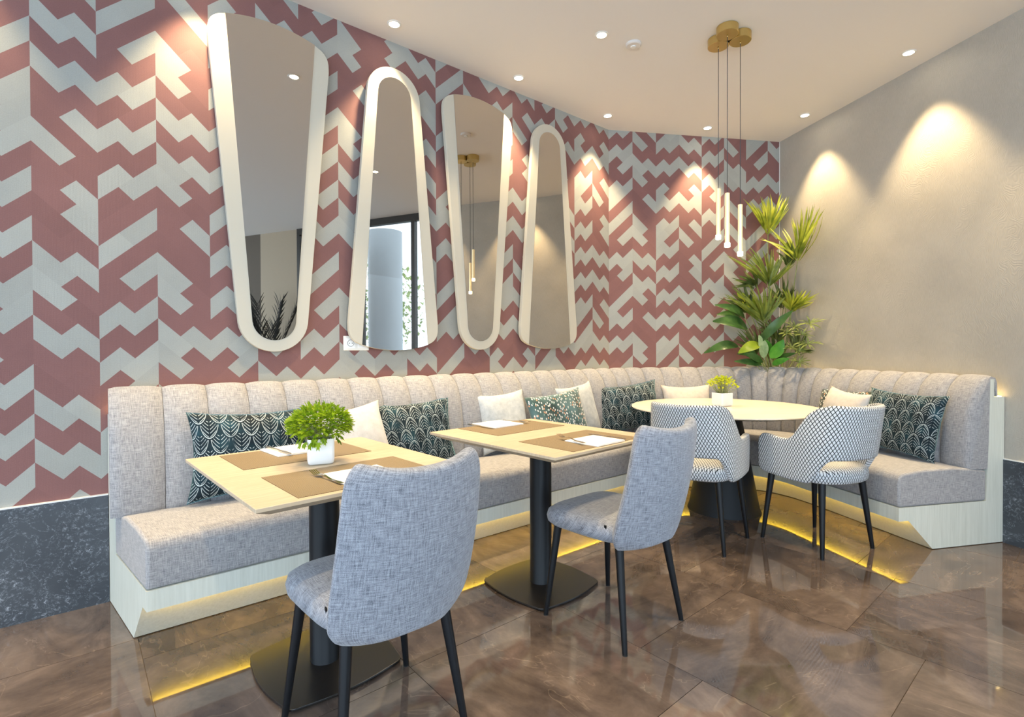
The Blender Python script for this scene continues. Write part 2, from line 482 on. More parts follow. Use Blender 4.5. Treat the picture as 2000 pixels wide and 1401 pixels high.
def look(t, hi, i):
    tab = t[1] if hi else t[2]
    if tab is None: return None
    j = i if hi else i+2
    if j in tab: return tab[j]
    lo = min(tab); n = len(tab)
    if n >= 18:
        return tab[lo+(j-lo) % n] if (lo+(j-lo) % n) in tab else j % 2
    return None
def colour(t, hi, i):
    c = look(t, hi, i)
    if c is None:
        o = look(t, not hi, i); c = (1-o) if o is not None else ((i % 2) if hi else 1-(i % 2))
    return c
def clip(poly, zlo, zhi):
    for z, s in ((zlo, 1), (zhi, -1)):
        out = []
        for a, b in zip(poly, poly[1:]+poly[:1]):
            ia, ib = (a[1]-z)*s >= 0, (b[1]-z)*s >= 0
            if ia: out.append(a)
            if ia != ib:
                t = (z-a[1])/(b[1]-a[1]); out.append((a[0]+t*(b[0]-a[0]), z))
        poly = out
        if len(poly) < 3: return None
    return poly
def pattern_wall(name, P, cols, u0, ulen, cw=CW):
    vs, fs, uvs, mi, tone = [], [], [], [], []
    aa = .412; rnd = random.Random(3)
    for k, t in cols:
        x0 = u0(k)
        up = t[0] == 'up'
        for i in range(-12, 32):
            kb = -1-i                      # band: s in [kb, kb+1], s = v + 2x
            def pt(x, s):
                v = s-2*x; z = ZREF+v*CP
                xx = 1-x if up else x
                return (x0+xx*cw, z)
            hi = [pt(0, kb), pt(aa, kb), pt(aa+.25, kb+1), pt(0, kb+1)]
            lo = [pt(aa, kb), pt(1, kb), pt(1, kb+1), pt(aa+.25, kb+1)]
            for poly, ishi in ((hi, True), (lo, False)):
                if up: poly = poly[::-1]
                q = clip(poly, 0.0, Zc)
                if not q: continue
                q = clip([(b, a) for a, b in q], ulen[0], ulen[1])
                if not q: continue
                q = [(b, a) for a, b in q]
                b0 = len(vs)
                for a, z in q:
                    vs.append(P(a, 0, z)[:])
                fs.append(list(range(b0, b0+len(q)))); uvs += [c for ab in q for c in ab]
                mi.append(0 if colour(t, ishi, i) else 1); tone.append(rnd.uniform(.95, 1.05))
    me = bpy.data.meshes.new(name); me.from_pydata(vs, [], fs)
    ul = me.uv_layers.new(name='UVMap'); ul.data.foreach_set('uv', uvs)
    me.materials.append(m_pink); me.materials.append(m_grey); me.polygons.foreach_set('material_index', mi)
    at_ = me.attributes.new('tone', 'FLOAT', 'FACE'); at_.data.foreach_set('value', tone)
    o = bpy.data.objects.new(name, me); COL.objects.link(o)
    return o
wl = pattern_wall('wall_left', P1, [(k, CC[k]) for k in range(-14, 18)], lambda k: -.175+CW*(k-1), (U_LEFT, U12))
tag(wl, 'long wall papered in pink and grey zigzag lozenges, behind the mirrors', kind='structure')
wb = pattern_wall('wall_back', P2, [(k, D[k]) for k in range(8)], lambda k: CW*1.008*k, (0, L2), CW*1.008)
tag(wb, 'short wall papered in pink and grey zigzag lozenges beside the corner plants', kind='structure')
for o in (wl, wb):
    pass
# structural backing so the shell has thickness
def slab(name, P, a, b, t, z0, z1, mat, label):
    mb = MB(); q = [P(a, 0, z0), P(b, 0, z0), P(b, -t, z0), P(a, -t, z0)]
    q2 = [Vector((p.x, p.y, z1)) for p in q]
    mb.add(q+q2, [(0, 1, 5, 4), (1, 2, 6, 5), (2, 3, 7, 6), (3, 0, 4, 7), (4, 5, 6, 7), (3, 2, 1, 0)],
           [(a, z0), (b, z0), (b, z0), (a, z0), (a, z1), (b, z1), (b, z1), (a, z1)])
    return tag(mb.build(name, mat), label, kind='structure')
slab('wall_right', P3, 0, U_GL0, .12, 0, Zc, m_beige, 'beige combed wallcovering wall beside the corner plants')
slab('wall_pier', P3, U_GL1, U_GL1+.85, .12, 0, Zc, simple('cream_paint', (.45, .37, .27), .8), 'cream painted pier beside the window')
slab('wall_front', P3, U_GL1+.85, U_END, .12, 0, Zc, simple('taupe_paint', (.13, .105, .08), .8), 'dark taupe wall beyond the window')
# ceiling, floor
def poly_sheet(name, pts, z, mat, label, th):
    mb = MB(); mb.prism([(p[0], p[1]) for p in pts], min(z, z+th), max(z, z+th)); return tag(mb.build(name, mat), label, kind='structure')
rm = [P1(U_LEFT-.2, -.1), P1(U12, -.1), P2(L2, -.1)+Vector((.12, 0, 0)), P3(U_END, -.12), Vector((-4.6, -3.6, 0))]
poly_sheet('ceiling', rm[::-1], Zc, m_ceil, 'flat off-white plaster ceiling', .12)
floor = poly_sheet('floor', rm[::-1], -.005, m_grout, 'polished brown marble tile floor with thin joints', -.12)
# floor tiles
TS = .745; AB = math.radians(40.5); bx = Vector((math.cos(AB), math.sin(AB), 0)); ay = Vector((-bx.y, bx.x, 0))
tme = None
def tile_mesh():
    mb = MB(); h = TS/2-.0011
    mb.box((0, 0, -.0025), (2*h, 2*h, .005)); o = mb.build('tile', m_marble)
    me = o.data; bpy.data.objects.remove(o); return me
tme = tile_mesh()
org = Vector((.50, 2.0, 0))      # a point on a row joint
room2d = [(p.x, p.y) for p in rm]
def inside(x, y, poly):
    c = False; n = len(poly)
    for i in range(n):
        x1, y1 = poly[i]; x2, y2 = poly[(i+1) % n]
        if (y1 > y) != (y2 > y) and x < (x2-x1)*(y-y1)/(y2-y1)+x1: c = not c
    return c
shift_row = {}
rr = random.Random(5)
for r in range(-9, 8):
    sh = {0: .60, -1: .25}.get(r, rr.choice([.2, .45, .7, .95]))*TS
    for c in range(-9, 9):
        p = org+bx*((r+.5)*TS)+ay*((c+.5)*TS+sh-TS*.6)
        cs = [p+bx*(a*TS/2)+ay*(b*TS/2) for a in (-1, 1) for b in (-1, 1)]
        if any(inside(q.x, q.y, room2d) for q in cs):
            if all(inside(q.x, q.y, room2d) for q in cs) or True:
                o = bpy.data.objects.new('tile', tme); COL.objects.link(o); o.parent = floor
                o.location = p; o.rotation_euler = (0, 0, AB+PI/2*rr.randint(0, 1))
# granite skirting
def skirt(name, P, a, b, label):
    mb = MB(); t = .012
    q = [P(a, 0, 0), P(b, 0, 0), P(b, t, 0), P(a, t, 0)]; q2 = [p+Vector((0, 0, Zg)) for p in q]
    mb.add(q+q2, [(2, 3, 7, 6), (3, 0, 4, 7), (1, 2, 6, 5), (4, 7, 6, 5)][::1], [(a, 0), (b, 0), (b, 0), (a, 0), (a, Zg), (b, Zg), (b, Zg), (a, Zg)])
    o = tag(mb.build(name, m_granite), label, kind='structure')
    mb = MB(); q = [P(a, 0, Zg), P(b, 0, Zg), P(b, t+.002, Zg), P(a, t+.002, Zg)]; q2 = [p+Vector((0, 0, .006)) for p in q]
    mb.loft([q, q2]); o2 = mb.build('trim_strip', m_plastic, o)
    return o
skirt('baseboard_left', P1, U_LEFT, .075, 'tall blue-black granite skirting left of the banquette')
U_BEND = (4.9323-3.084)/math.sin(A3)
skirt('baseboard_right', P3, U_BEND, U_GL0, 'tall dark granite skirting at the right end of the banquette')
# corner trim
mb = MB(); mb.box((c23.x-.004, c23.y-.006, (Zc+Zg)/2), (.005, .005, Zc-Zg)); tag(mb.build('trim_1', m_plastic), 'thin pale corner bead between papered wall and beige wall', kind='structure')

# ---- glazed facade beyond the right end of the beige wall
def glassmat():
    a = M('window_glass', (.9, .95, .95), .02); t = a.n('BsdfTransparent'); g = a.n('BsdfGlossy'); g.inputs['Roughness'].default_value = .02
    fr = a.n('Fresnel'); fr.inputs[0].default_value = 1.3; mx = a.n('MixShader')
    a.l(fr.outputs[0], mx.inputs[0]); a.l(t.outputs[0], mx.inputs[1]); a.l(g.outputs[0], mx.inputs[2]); a.l(mx.outputs[0], a.out.inputs[0]); return a.m
m_glass = glassmat(); m_alu = simple('dark_aluminium', (.06, .055, .05), .4, .6)
def bar3(mb, u0, u1, z0, z1, nn0=-.06, nn1=.02):
    q = [P3(u0, nn0, z0), P3(u1, nn0, z0), P3(u1, nn1, z0), P3(u0, nn1, z0)]
    mb.loft([q, [Vector((p.x, p.y, z1)) for p in q]])
win = thing('window_1', 'floor to ceiling window with dark metal frame and street trees outside', None, P3((U_GL0+U_GL1)/2)[:], 0, kind='structure')
so = win.location.copy()
ums = [U_GL0+.03, U_GL0+.50, U_GL0+1.45, U_GL1-.03]
mb = MB(); bar3(mb, U_GL0, U_GL1, Zc-.10, Zc); bar3(mb, U_GL0, U_GL1, 0, .06); mb.build('window_frame', m_alu, win, shift=so)
for u in ums:
    mb = MB(); bar3(mb, u-.03, u+.03, .06, Zc-.10); mb.build('mullion', m_alu, win, shift=so)
for a, b in zip(ums, ums[1:]):
    mb = MB(); bar3(mb, a+.03, b-.03, .06, Zc-.10, -.026, -.018); mb.build('pane', m_glass, win, shift=so)

# ------------------------------------------------------------------ banquette
def fillet(path, radii, step=.05):
    pts = [path[0].copy()]
    for i in range(1, len(path)-1):
        a = (path[i-1]-path[i]).normalized(); b = (path[i+1]-path[i]).normalized(); R = radii[i-1]
        ang = a.angle(b); T = R/math.tan(ang/2); t1 = path[i]+a*T; t2 = path[i]+b*T
        bis = (a+b).normalized(); c = path[i]+bis*(R/math.sin(ang/2))
        v1 = t1-c; v2 = t2-c; tot = v1.angle(v2); n = max(6, int(tot*R/step)); ax = v1.cross(v2).normalized()
        for k in range(n+1): pts.append(c+Matrix.Rotation(tot*k/n, 3, ax) @ v1)
    pts.append(path[-1].copy()); return pts
class Path:
    def __init__(s, pts):
        s.p = pts; s.s = [0]
        for a, b in zip(pts, pts[1:]): s.s.append(s.s[-1]+(b-a).length)
        s.L = s.s[-1]
    def at(s, t):
        t = max(0, min(s.L, t))
        for i in range(len(s.p)-1):
            if t <= s.s[i+1] or i == len(s.p)-2:
                k = (t-s.s[i])/max(1e-9, s.s[i+1]-s.s[i]); return s.p[i].lerp(s.p[i+1], k)
    def nrm(s, t):
        a = s.at(t-.03); b = s.at(t+.03); d = (b-a).normalized(); return Vector((d.y, -d.x, 0))
    def near(s, q):
        best = min((( s.at(s.L*k/800)-q).length, s.L*k/800) for k in range(801)); return best[1]
BW = .004
BPATH = Path(fillet([P1(.076, BW), P1(U12, BW)+d2*0, P2(L2, BW)+n3*BW, P3(U_BEND, BW)], [1.1, .72]))
LIPL, LIPR = .676, .775
f0 = P1(.176, LIPL); fe = P3(U_BEND+.0, LIPR)
# intersection of the two lip lines
def isect(p, d, q, e):
    den = d.x*e.y-d.y*e.x; t = ((q.x-p.x)*e.y-(q.y-p.y)*e.x)/den; return p+d*t
fv = isect(f0, d1, fe, d3)
FP = fillet([f0, fv, fe], [.52], .04); FPATH = Path(FP)
tp1, tp2 = FP[1], FP[-2]
fs1, fs2 = FPATH.near(tp1), FPATH.near(tp2)
bs1 = (tp1-w1).dot(d1)-.076-.10; bs2 = BPATH.near(tp2-n3*LIPR)
stations = []
for k in range(25): stations.append((lerp(0, bs1, k/24), lerp(0, fs1, k/24)))
for k in range(1, 29): stations.append((lerp(bs1, bs2, k/28), lerp(fs1, fs2, k/28)))
for k in range(1, 13): stations.append((lerp(bs2, BPATH.L, k/12), lerp(fs2, FPATH.L, k/12)))
ST = [(BPATH.at(b), FPATH.at(f)) for b, f in stations]
borg = P1(1.8, .35)
bench = thing('banquette', 'long curved banquette bench with channelled back, grey woven upholstery and pale wood base', 'banquette', borg[:], 0)
def sweep(prof, name, mat, capends=True, auto=40, uvs=True, segs=None):
    # prof(B, F) -> list of points; closed ring swept over stations
    rings = [prof(b, f) for b, f in (segs or ST)]
    n = len(rings[0]); vs = []; uv = []; arc = 0
    per = [0]
    for i in range(n): per.append(per[-1]+(rings[3][(i+1) % n]-rings[3][i]).length)
    for j, r in enumerate(rings):
        if j: arc += sum((r[i]-rings[j-1][i]).length for i in range(n))/n
        for i in range(n+1): vs.append(r[i % n]); uv.append((arc, per[i]))
    fs = []
    for j in range(len(rings)-1):
        for i in range(n): fs.append([j*(n+1)+i, j*(n+1)+i+1, (j+1)*(n+1)+i+1, (j+1)*(n+1)+i])
    mb = MB(); mb.add(vs, fs, uv)
    if capends:
        for r, rev in ((rings[0], True), (rings[-1], False)):
            e = (r[1]-r[0]).normalized()
            u_ = [((p-r[0]).dot(Vector((n1.x, n1.y, 0)) if rev else n3), p.z) for p in r]
            idx = list(range(n)); mb.add(r, [idx[::-1] if rev else idx], u_)
    o = mb.build(name, mat, bench, shift=borg); weld(o)
    bm = bmesh.new(); bm.from_mesh(o.data); bmesh.ops.recalc_face_normals(bm, faces=bm.faces); bm.to_mesh(o.data); bm.free()
    if auto: o.data.polygons.foreach_set('use_smooth', [True]*len(o.data.polygons)); o.data.set_sharp_from_angle(angle=math.radians(auto))
    return o
def sec(b, f, nz):
    e = f-b; L = e.length; e = e/L; out = []
    for n, z in nz:
        q = n*L if n <= 0 else n
        out.append(b+e*q+Vector((0, 0, z)))
    return out
def Ln(b, f): return (f-b).length
ZL0, ZL1, ZSEAT = .180, .258, .452
def p_base(b, f):
    L = Ln(b, f); return sec(b, f, [(.0001, .004), (.69*L, .004), (.944*L, .2055), (.966*L, .2055), (.966*L, ZL0), (L, ZL0), (L, ZL1), (.0001, ZL1)])
def p_end(b, f):
    L = Ln(b, f); return sec(b, f, [(.0001, .004), (.69*L, .004), (.912*L, ZL0), (L, ZL0), (L, ZL1), (.0001, ZL1)])
def mixst(a, b, t): return (a[0].lerp(b[0], t), a[1].lerp(b[1], t))
E0 = mixst(ST[0], ST[1], .14); E1 = mixst(ST[-1], ST[-2], .14)
sweep(p_base, 'base', m_benchwood, auto=20, segs=[E0]+ST[1:-1]+[E1])
sweep(p_end, 'end_panel', m_benchwood, auto=20, segs=[mixst(ST[0], E0, k/3) for k in range(4)])
sweep(p_end, 'end_panel', m_benchwood, auto=20, segs=[mixst(E1, ST[-1], k/3) for k in range(4)])
def p_backboard(b, f):
    return sec(b, f, [(.0001, ZL1), (.135, ZL1), (.118, .60), (.108, .985), (.078, .985), (.078, .878), (.0001, .878)])
sweep(p_backboard, 'back_panel', m_benchwood, auto=20)
def p_seat(b, f):
    L = Ln(b, f)-.004; z1 = ZSEAT
    return sec(b, f, [(.137, ZL1+.002), (L, ZL1+.002), (L+.004, .30), (L+.004, z1-.045), (L-.004, z1-.018), (L-.020, z1-.004), (L-.05, z1+.002), (L-.16, z1+.013), (L*.5, z1+.016), (.28, z1+.006), (.137, z1-.01)])
seat = sweep(p_seat, 'seat_cushion', m_bench, auto=75); bevel(seat, .012, 3, 50)
def p_led(b, f):
    L = Ln(b, f); return sec(b, f, [(.963*L, .1835), (.9655*L, .1835), (.9655*L, .2035), (.963*L, .2035)])
o = sweep(p_led, 'led_strip', m_led, segs=[E0]+ST[1:-1]+[E1]); o['label'] = 'yellow light strip behind the front lip'
def p_led2(b, f): return sec(b, f, [(.022, .880), (.046, .880), (.046, .884), (.022, .884)])
o = sweep(p_led2, 'led_strip', m_ledback); o['label'] = 'warm light strip on the rear ledge'
# channels of the back
PROF = [(.118, .450), (.262, .450), (.276, .50), (.274, .60), (.266, .70), (.252, .79), (.232, .865), (.205, .925), (.172, .972), (.138, 1.000), (.104, 1.010), (.074, 1.000), (.056, .972), (.053, .88), (.064, .88), (.074, .965), (.110, .965)]
nch = 1+round((BPATH.L-.20)/.1795); edges = [0]+[.20+(BPATH.L-.20)*k/(nch-1) for k in range(nch)]
for k in range(nch):
    a, b = edges[k], edges[k+1]; NS = 8; rings = []
    for j in range(NS+1):
        t = j/NS; s = lerp(a+.001, b-.001, t); B = BPATH.at(s); N = BPATH.nrm(s)
        e = 1-abs(2*t-1)**3.2
        if k == 0 and t < .5: e = 1-abs(2*t-1)**6*.8
        if k == nch-1 and t > .5: e = 1-abs(2*t-1)**6*.8
        r = []
        for i, (n, z) in enumerate(PROF):
            w = 1 if 2 <= i <= 11 else (.6 if i == 1 else 0)
            nn = n-(1-e)*.022*w*(1 if i <= 9 else .2); zz = z-(1-e)*.010*(1 if 8 <= i <= 12 else 0)
            r.append(B+N*nn+Vector((0, 0, zz)))
        rings.append(r)
    n = len(PROF); per = [0]
    for i in range(n): per.append(per[-1]+(Vector(PROF[(i+1) % n])-Vector(PROF[i])).length)
    vs = []; uv = []
    for j, r in enumerate(rings):
        for i in range(n+1): vs.append(r[i % n]); uv.append((per[i]+k*.37, lerp(a, b, j/NS)*1.0))
    fs = [[j*(n+1)+i, j*(n+1)+i+1, (j+1)*(n+1)+i+1, (j+1)*(n+1)+i] for j in range(NS) for i in range(n)]
    mb = MB(); mb.add(vs, fs, uv)
    mb.add(rings[0], [list(range(n))[::-1]], [(x, y) for x, y in PROF]); mb.add(rings[-1], [list(range(n))], [(x, y) for x, y in PROF])
    o = mb.build('back_channel', m_bench, bench, shift=borg); weld(o)
    o.data.polygons.foreach_set('use_smooth', [True]*len(o.data.polygons)); o.data.set_sharp_from_angle(angle=math.radians(60))

# ------------------------------------------------------------------ mirrors
def mirror_outline(h=1.785, n=10):
    # wide end on top; returns outer outline and glass outline, origin at bottom centre
    rb, wt = .180, .307
    out = []
    for k in range(21):                               # bottom semicircle
        a = math.radians(180+8+164*k/20); out.append((rb*math.cos(a), rb+rb*math.sin(a)))
    rc = .10                                          # right side up to the shoulder
    out.append((wt, h-.17))
    for p in spline([(wt, h-.17, 0), (wt-.004, h-.105, 0), (wt-.03, h-.062, 0), (wt-.078, h-.036, 0)], 8)[1:]: out.append((p.x, p.y))
    for k in range(1, 16):
        x = lerp(wt-.078, -(wt-.078), k/16); out.append((x, h-.036*(x/(wt-.078))**2))
    for p in reversed(spline([(wt, h-.17, 0), (wt-.004, h-.105, 0), (wt-.03, h-.062, 0), (wt-.078, h-.036, 0)], 8)[1:]): out.append((-p.x, p.y))
    out.append((-wt, h-.17))
    g = []; rg = .112; gt = .226
    for k in range(19):
        a = math.radians(180+6+168*k/18); g.append((rg*math.cos(a), .062+rg+rg*math.sin(a)))
    for k in range(17):
        x = lerp(gt, -gt, k/16); g.append((x, h-.036*(x/(wt-.078))**2-.0005))
    return out, g
mo, mg = mirror_outline()
def make_mirror(u, z0, flipz, label, yaw=0):
    p = P1(u, .026, z0)
    t = thing('wall_mirror', label, 'mirror', p[:], A1+yaw, 'tapered mirrors on the papered wall')
    h = 1.785
    for nm, ol, y0, y1, mt in (('frame', mo, 0, -.030, m_frame), ('mirror_glass', mg, -.0305, -.0335, m_mirror)):
        poly = [(x, (h-z) if flipz else z) for x, z in ol]
        if flipz: poly = poly[::-1]
        mb = MB(); n = len(poly)
        vs = [(x, y0, z) for x, z in poly]+[(x, y1, z) for x, z in poly]
        mb.add(vs, [list(range(n))[::-1], list(range(n, 2*n))]+[[i, (i+1) % n, n+(i+1) % n, n+i] for i in range(n)])
        o = mb.build(nm, mt, t); weld(o)
        if nm == 'frame': bevel(o, .002, 2)
    mb = MB(); mb.box((0, .013, h*.5), (.08, .026, .9)); mb.build('wall_bracket', m_alu, t)
    return t
make_mirror(.797, 1.166, False, 'tall tapered mirror, wide end up, cream sides, reflecting a dark palm')
make_mirror(1.520, 1.170, True, 'tall tapered mirror, narrow end up, reflecting the street window, beside the socket')
make_mirror(2.178, 1.172, False, 'tall tapered mirror, wide end up, reflecting the brass pendant canopy', math.radians(2.1))
make_mirror(2.862, 1.178, True, 'tall tapered mirror, narrow end up, nearest the papered corner and plants')
# wall socket
sk = thing('wall_socket', 'white double wall socket partly behind the window-reflecting mirror', 'socket', P1(1.278, 0, 1.215)[:], A1)
mb = MB(); mb.box((0, -.005, 0), (.160, .010, .088)); bevel(mb.build('plate', m_plastic, sk), .003)
for x in (-.038, .038):
    mb = MB(); mb.box((x, -.0115, 0), (.060, .004, .062)); ins = bevel(mb.build('insert', m_white, sk), .002)
    if x < 0:
        mb = MB()
        mb.lathe([(.0205, 0), (.0205, .0015), (.019, .0015)], 24); r = mb.build('recess_ring', m_dark, ins); r.rotation_euler = (PI/2, 0, 0); r.location = (x, -.0135, 0)
        mb = MB(); mb.lathe([(.0185, 0), (.0185, .0016)], 24); r = mb.build('recess', m_white, ins); r.rotation_euler = (PI/2, 0, 0); r.location = (x, -.0136, 0)
        for dx in (-.009, .009):
            mb = MB(); mb.lathe([(.003, 0), (.003, .0012)], 10); r = mb.build('pin_hole', m_dark, ins); r.rotation_euler = (PI/2, 0, 0); r.location = (x+dx, -.0152, 0)

# ------------------------------------------------------------------ ceiling fittings
def downlight(x, y, label, energy=1.0, group='recessed ceiling downlights'):
    t = thing('downlight', label, 'downlight', (x, y, Zc), 0, group)
    mb = MB(); mb.lathe([(.030, .0), (.030, -.004), (.040, -.004), (.042, 0)], 28, cap0=False, cap1=False); mb.build('trim_ring', m_plastic, t, smooth=True)
    mb = MB(); mb.lathe([(.031, -.002), (.028, -.003)], 24); mb.build('lamp', m_lamp, t)
    ld = bpy.data.lights.new('spot', 'SPOT'); ld.energy = SPOT_W*energy; ld.color = WARM; ld.spot_size = math.radians(72); ld.spot_blend = .55; ld.shadow_soft_size = .03
    lo = bpy.data.objects.new('downlight_beam', ld); COL.objects.link(lo); lo.parent = t; lo.location = (0, 0, -.012)
LB = 'small round recessed downlight '
downlight(-.707, 3.133, LB+'close to the papered wall above the second mirror')
downlight(.056, 3.754, LB+'close to the papered wall above the third mirror')
downlight(.818, 4.365, LB+'close to the papered wall at its bend')
downlight(1.758, 4.613, LB+'beside the papered wall behind the pendant')
downlight(2.489, 4.369, LB+'beside the beige wall near the corner plants')
downlight(2.663, 3.455, LB+'beside the beige wall above the banquette end', 1.15)
downlight(.571, 3.247, LB+'in the open ceiling near the smoke detector', .8)
p = P1(.47, .178); downlight(p.x, p.y, LB+'close to the papered wall above the first mirror')
for u, w_ in ((-.52, 'above the granite skirting'), (-1.5, 'furthest along from the mirrors')):
    p = P1(u, .178); downlight(p.x, p.y, LB+'close to the papered wall, '+w_, .6)
p = P3((4.9323-2.54)/math.sin(A3), .22); downlight(p.x, p.y, LB+'beside the beige wall near the window')
for x, y, w_ in ((-.45, 2.35, 'over the table with the leafy plant'), (-1.2, 1.2, 'in front of the granite skirting left of the banquette'), (.2, 1.0, 'over the aisle before the nearest grey chair'),
                 (1.5, 2.0, 'over the open floor before the lattice armchairs'), (2.3, .9, 'over the floor beside the street window'), (1.0, -.3, 'over the floor facing the dark palm by the pier')):
    downlight(x, y, LB+w_, .9)
sm = thing('smoke_detector', 'flat white round smoke detector on the ceiling', 'smoke detector', (.794, 3.346, Zc))
mb = MB(); mb.lathe([(.050, 0), (.050, -.010), (.044, -.016), (.0, -.017)], 32, cap1=False); mb.build('housing', simple('detector_white', (.72, .69, .66), .5), sm, smooth=False, auto=40)
mb = MB(); mb.lathe([(.018, -.0172), (.016, -.022), (0, -.0225)], 20, cap1=False); mb.build('sensor_cap', m_plastic, sm, auto=40)

pd = thing('pendant_lamp', 'brass cluster pendant with three thin lit tubes above the round table', 'pendant lamp', (1.364, 3.233, Zc))
pz = Vector((1.364, 3.233, Zc))
for (x, y), zt, zb in (((1.325, 3.297), 2.196, 1.880), ((1.330, 3.172), 2.131, 1.805), ((1.440, 3.240), 2.079, 1.763)):
    c = Vector((x, y, 0))-Vector((pz.x, pz.y, 0))
    zt -= Zc; zb -= Zc
    mb = MB(); mb.lathe([(.060, 0), (.064, -.002), (.064, -.048), (.062, -.050), (0, -.050)], 40, (c.x, c.y, 0), cap1=False); cn = mb.build('canopy', m_brass, pd, auto=30)
    mb = MB(); mb.lathe([(.004, -.050), (.004, -.060), (.002, -.062)], 12, (c.x, c.y, 0)); mb.build('cord_grip', m_brass, cn, smooth=True)
    mb = MB(); mb.tube([(c.x, c.y, -.055), (c.x, c.y, zt+.002)], .0022, 8); mb.build('cord', m_cord, pd, smooth=True)
    mb = MB(); mb.lathe([(.003, zt+.004), (.0135, zt), (.0135, zb+.02)], 20, (c.x, c.y, 0)); tb = mb.build('tube', m_tube, pd, auto=40)
    mb = MB(); mb.lathe([(.013, zb+.022), (.0165, zb+.020), (.0165, zb-.004), (.013, zb-.007)], 20, (c.x, c.y, 0)); mb.build('lit_tip', m_tip, tb, auto=40)

# ------------------------------------------------------------------ tables
def square_table(loc, rz, label, g):
    t = thing('dining_table', label, 'table', loc, rz, g)
    hx, hy = .3674, .4336
    mb = MB()
    r0 = [(-hx, -hy), (hx, -hy), (hx, hy), (-hx, hy)]
    def ring(i, z): return [(x-math.copysign(i, x), y-math.copysign(i, y), z) for x, y in r0]
    mb.loft([ring(.0, .750), ring(0, .7385)][::-1], False, True); bt = mb.build('table_top', m_oak, t); bevel(bt, .0012, 1)
    mb = MB(); mb.loft([ring(.055, .712), ring(0.0, .7384)], True, True); mb.build('under_edge', m_oakedge, t)
    for o in (bt,):
        ul = o.data.uv_layers[0]
    mb = MB(); mb.lathe([(.056, .012), (.054, .016), (.054, .706)], 32); mb.build('column', m_black, t, auto=40)
    mb = MB(); mb.lathe([(.12, .700), (.12, .712)], 24); mb.build('top_plate', m_black, t, auto=40)
    # base plate with slightly bowed sides and rounded corners
    P = []; h = .212
    base = rrect(h, h, .035, 5); out = []
    for i in range(len(base)):
        a, b = Vector(base[i]), Vector(base[(i+1) % len(base)])
        out.append(a)
        if (b-a).length > .1:
            nn = Vector(((b-a).y, -(b-a).x)).normalized()
            for q in range(1, 8):
                s = q/8; out.append(a.lerp(b, s)+nn*(.022*math.sin(PI*s)))
    mb = MB(); mb.prism([(p.x, p.y) for p in out], .006, .014); bevel(mb.build('base_plate', m_plate, t), .0015, 2)
    for sx in (-1, 1):
        for sy in (-1, 1):
            mb = MB(); mb.lathe([(.014, 0), (.014, .0065)], 12, (sx*.17, sy*.17, 0)); mb.build('glide', m_black, t)
    return t
TA = math.radians(42.9)
T1 = (-.7096, 1.9275, 0); T2 = (.1411, 2.5654, 0)
square_table(T1, TA, 'square oak-topped dining table with the leafy potted plant in a white cube', 'square dining tables')
square_table(T2, TA, 'square oak-topped dining table set for two without a plant', 'square dining tables')
tu = Vector((math.cos(TA), math.sin(TA), 0)); tv = Vector((tu.y, -tu.x, 0))
def onT(T, a, b, z=.75): q = Vector(T)+tu*a+tv*b; return (q.x, q.y, z)
RT = Vector((1.545, 3.745, 0)); RR = .655
rt_ = thing('round_table', 'large round table with pale top and black conical pedestal', 'table', RT[:])
mb = MB(); mb.lathe([(RR-.006, .750), (RR, .747), (RR, .741), (RR-.045, .731), (0, .731)], 96, cap1=False)
o = mb.build('table_top', m_roundtop, rt_, auto=30)
mb = MB(); mb.lathe([(RR-.06, .7305), (RR-.08, .722), (0, .722)], 72, cap1=False); mb.build('top_underside', m_black, rt_, auto=30)
mb = MB(); mb.lathe([(.252, 0), (.252, .004), (.240, .03), (.112, .722)], 64); mb.build('pedestal', simple('pedestal_black', (.010, .012, .015), .5, 0, .3), rt_, auto=30)

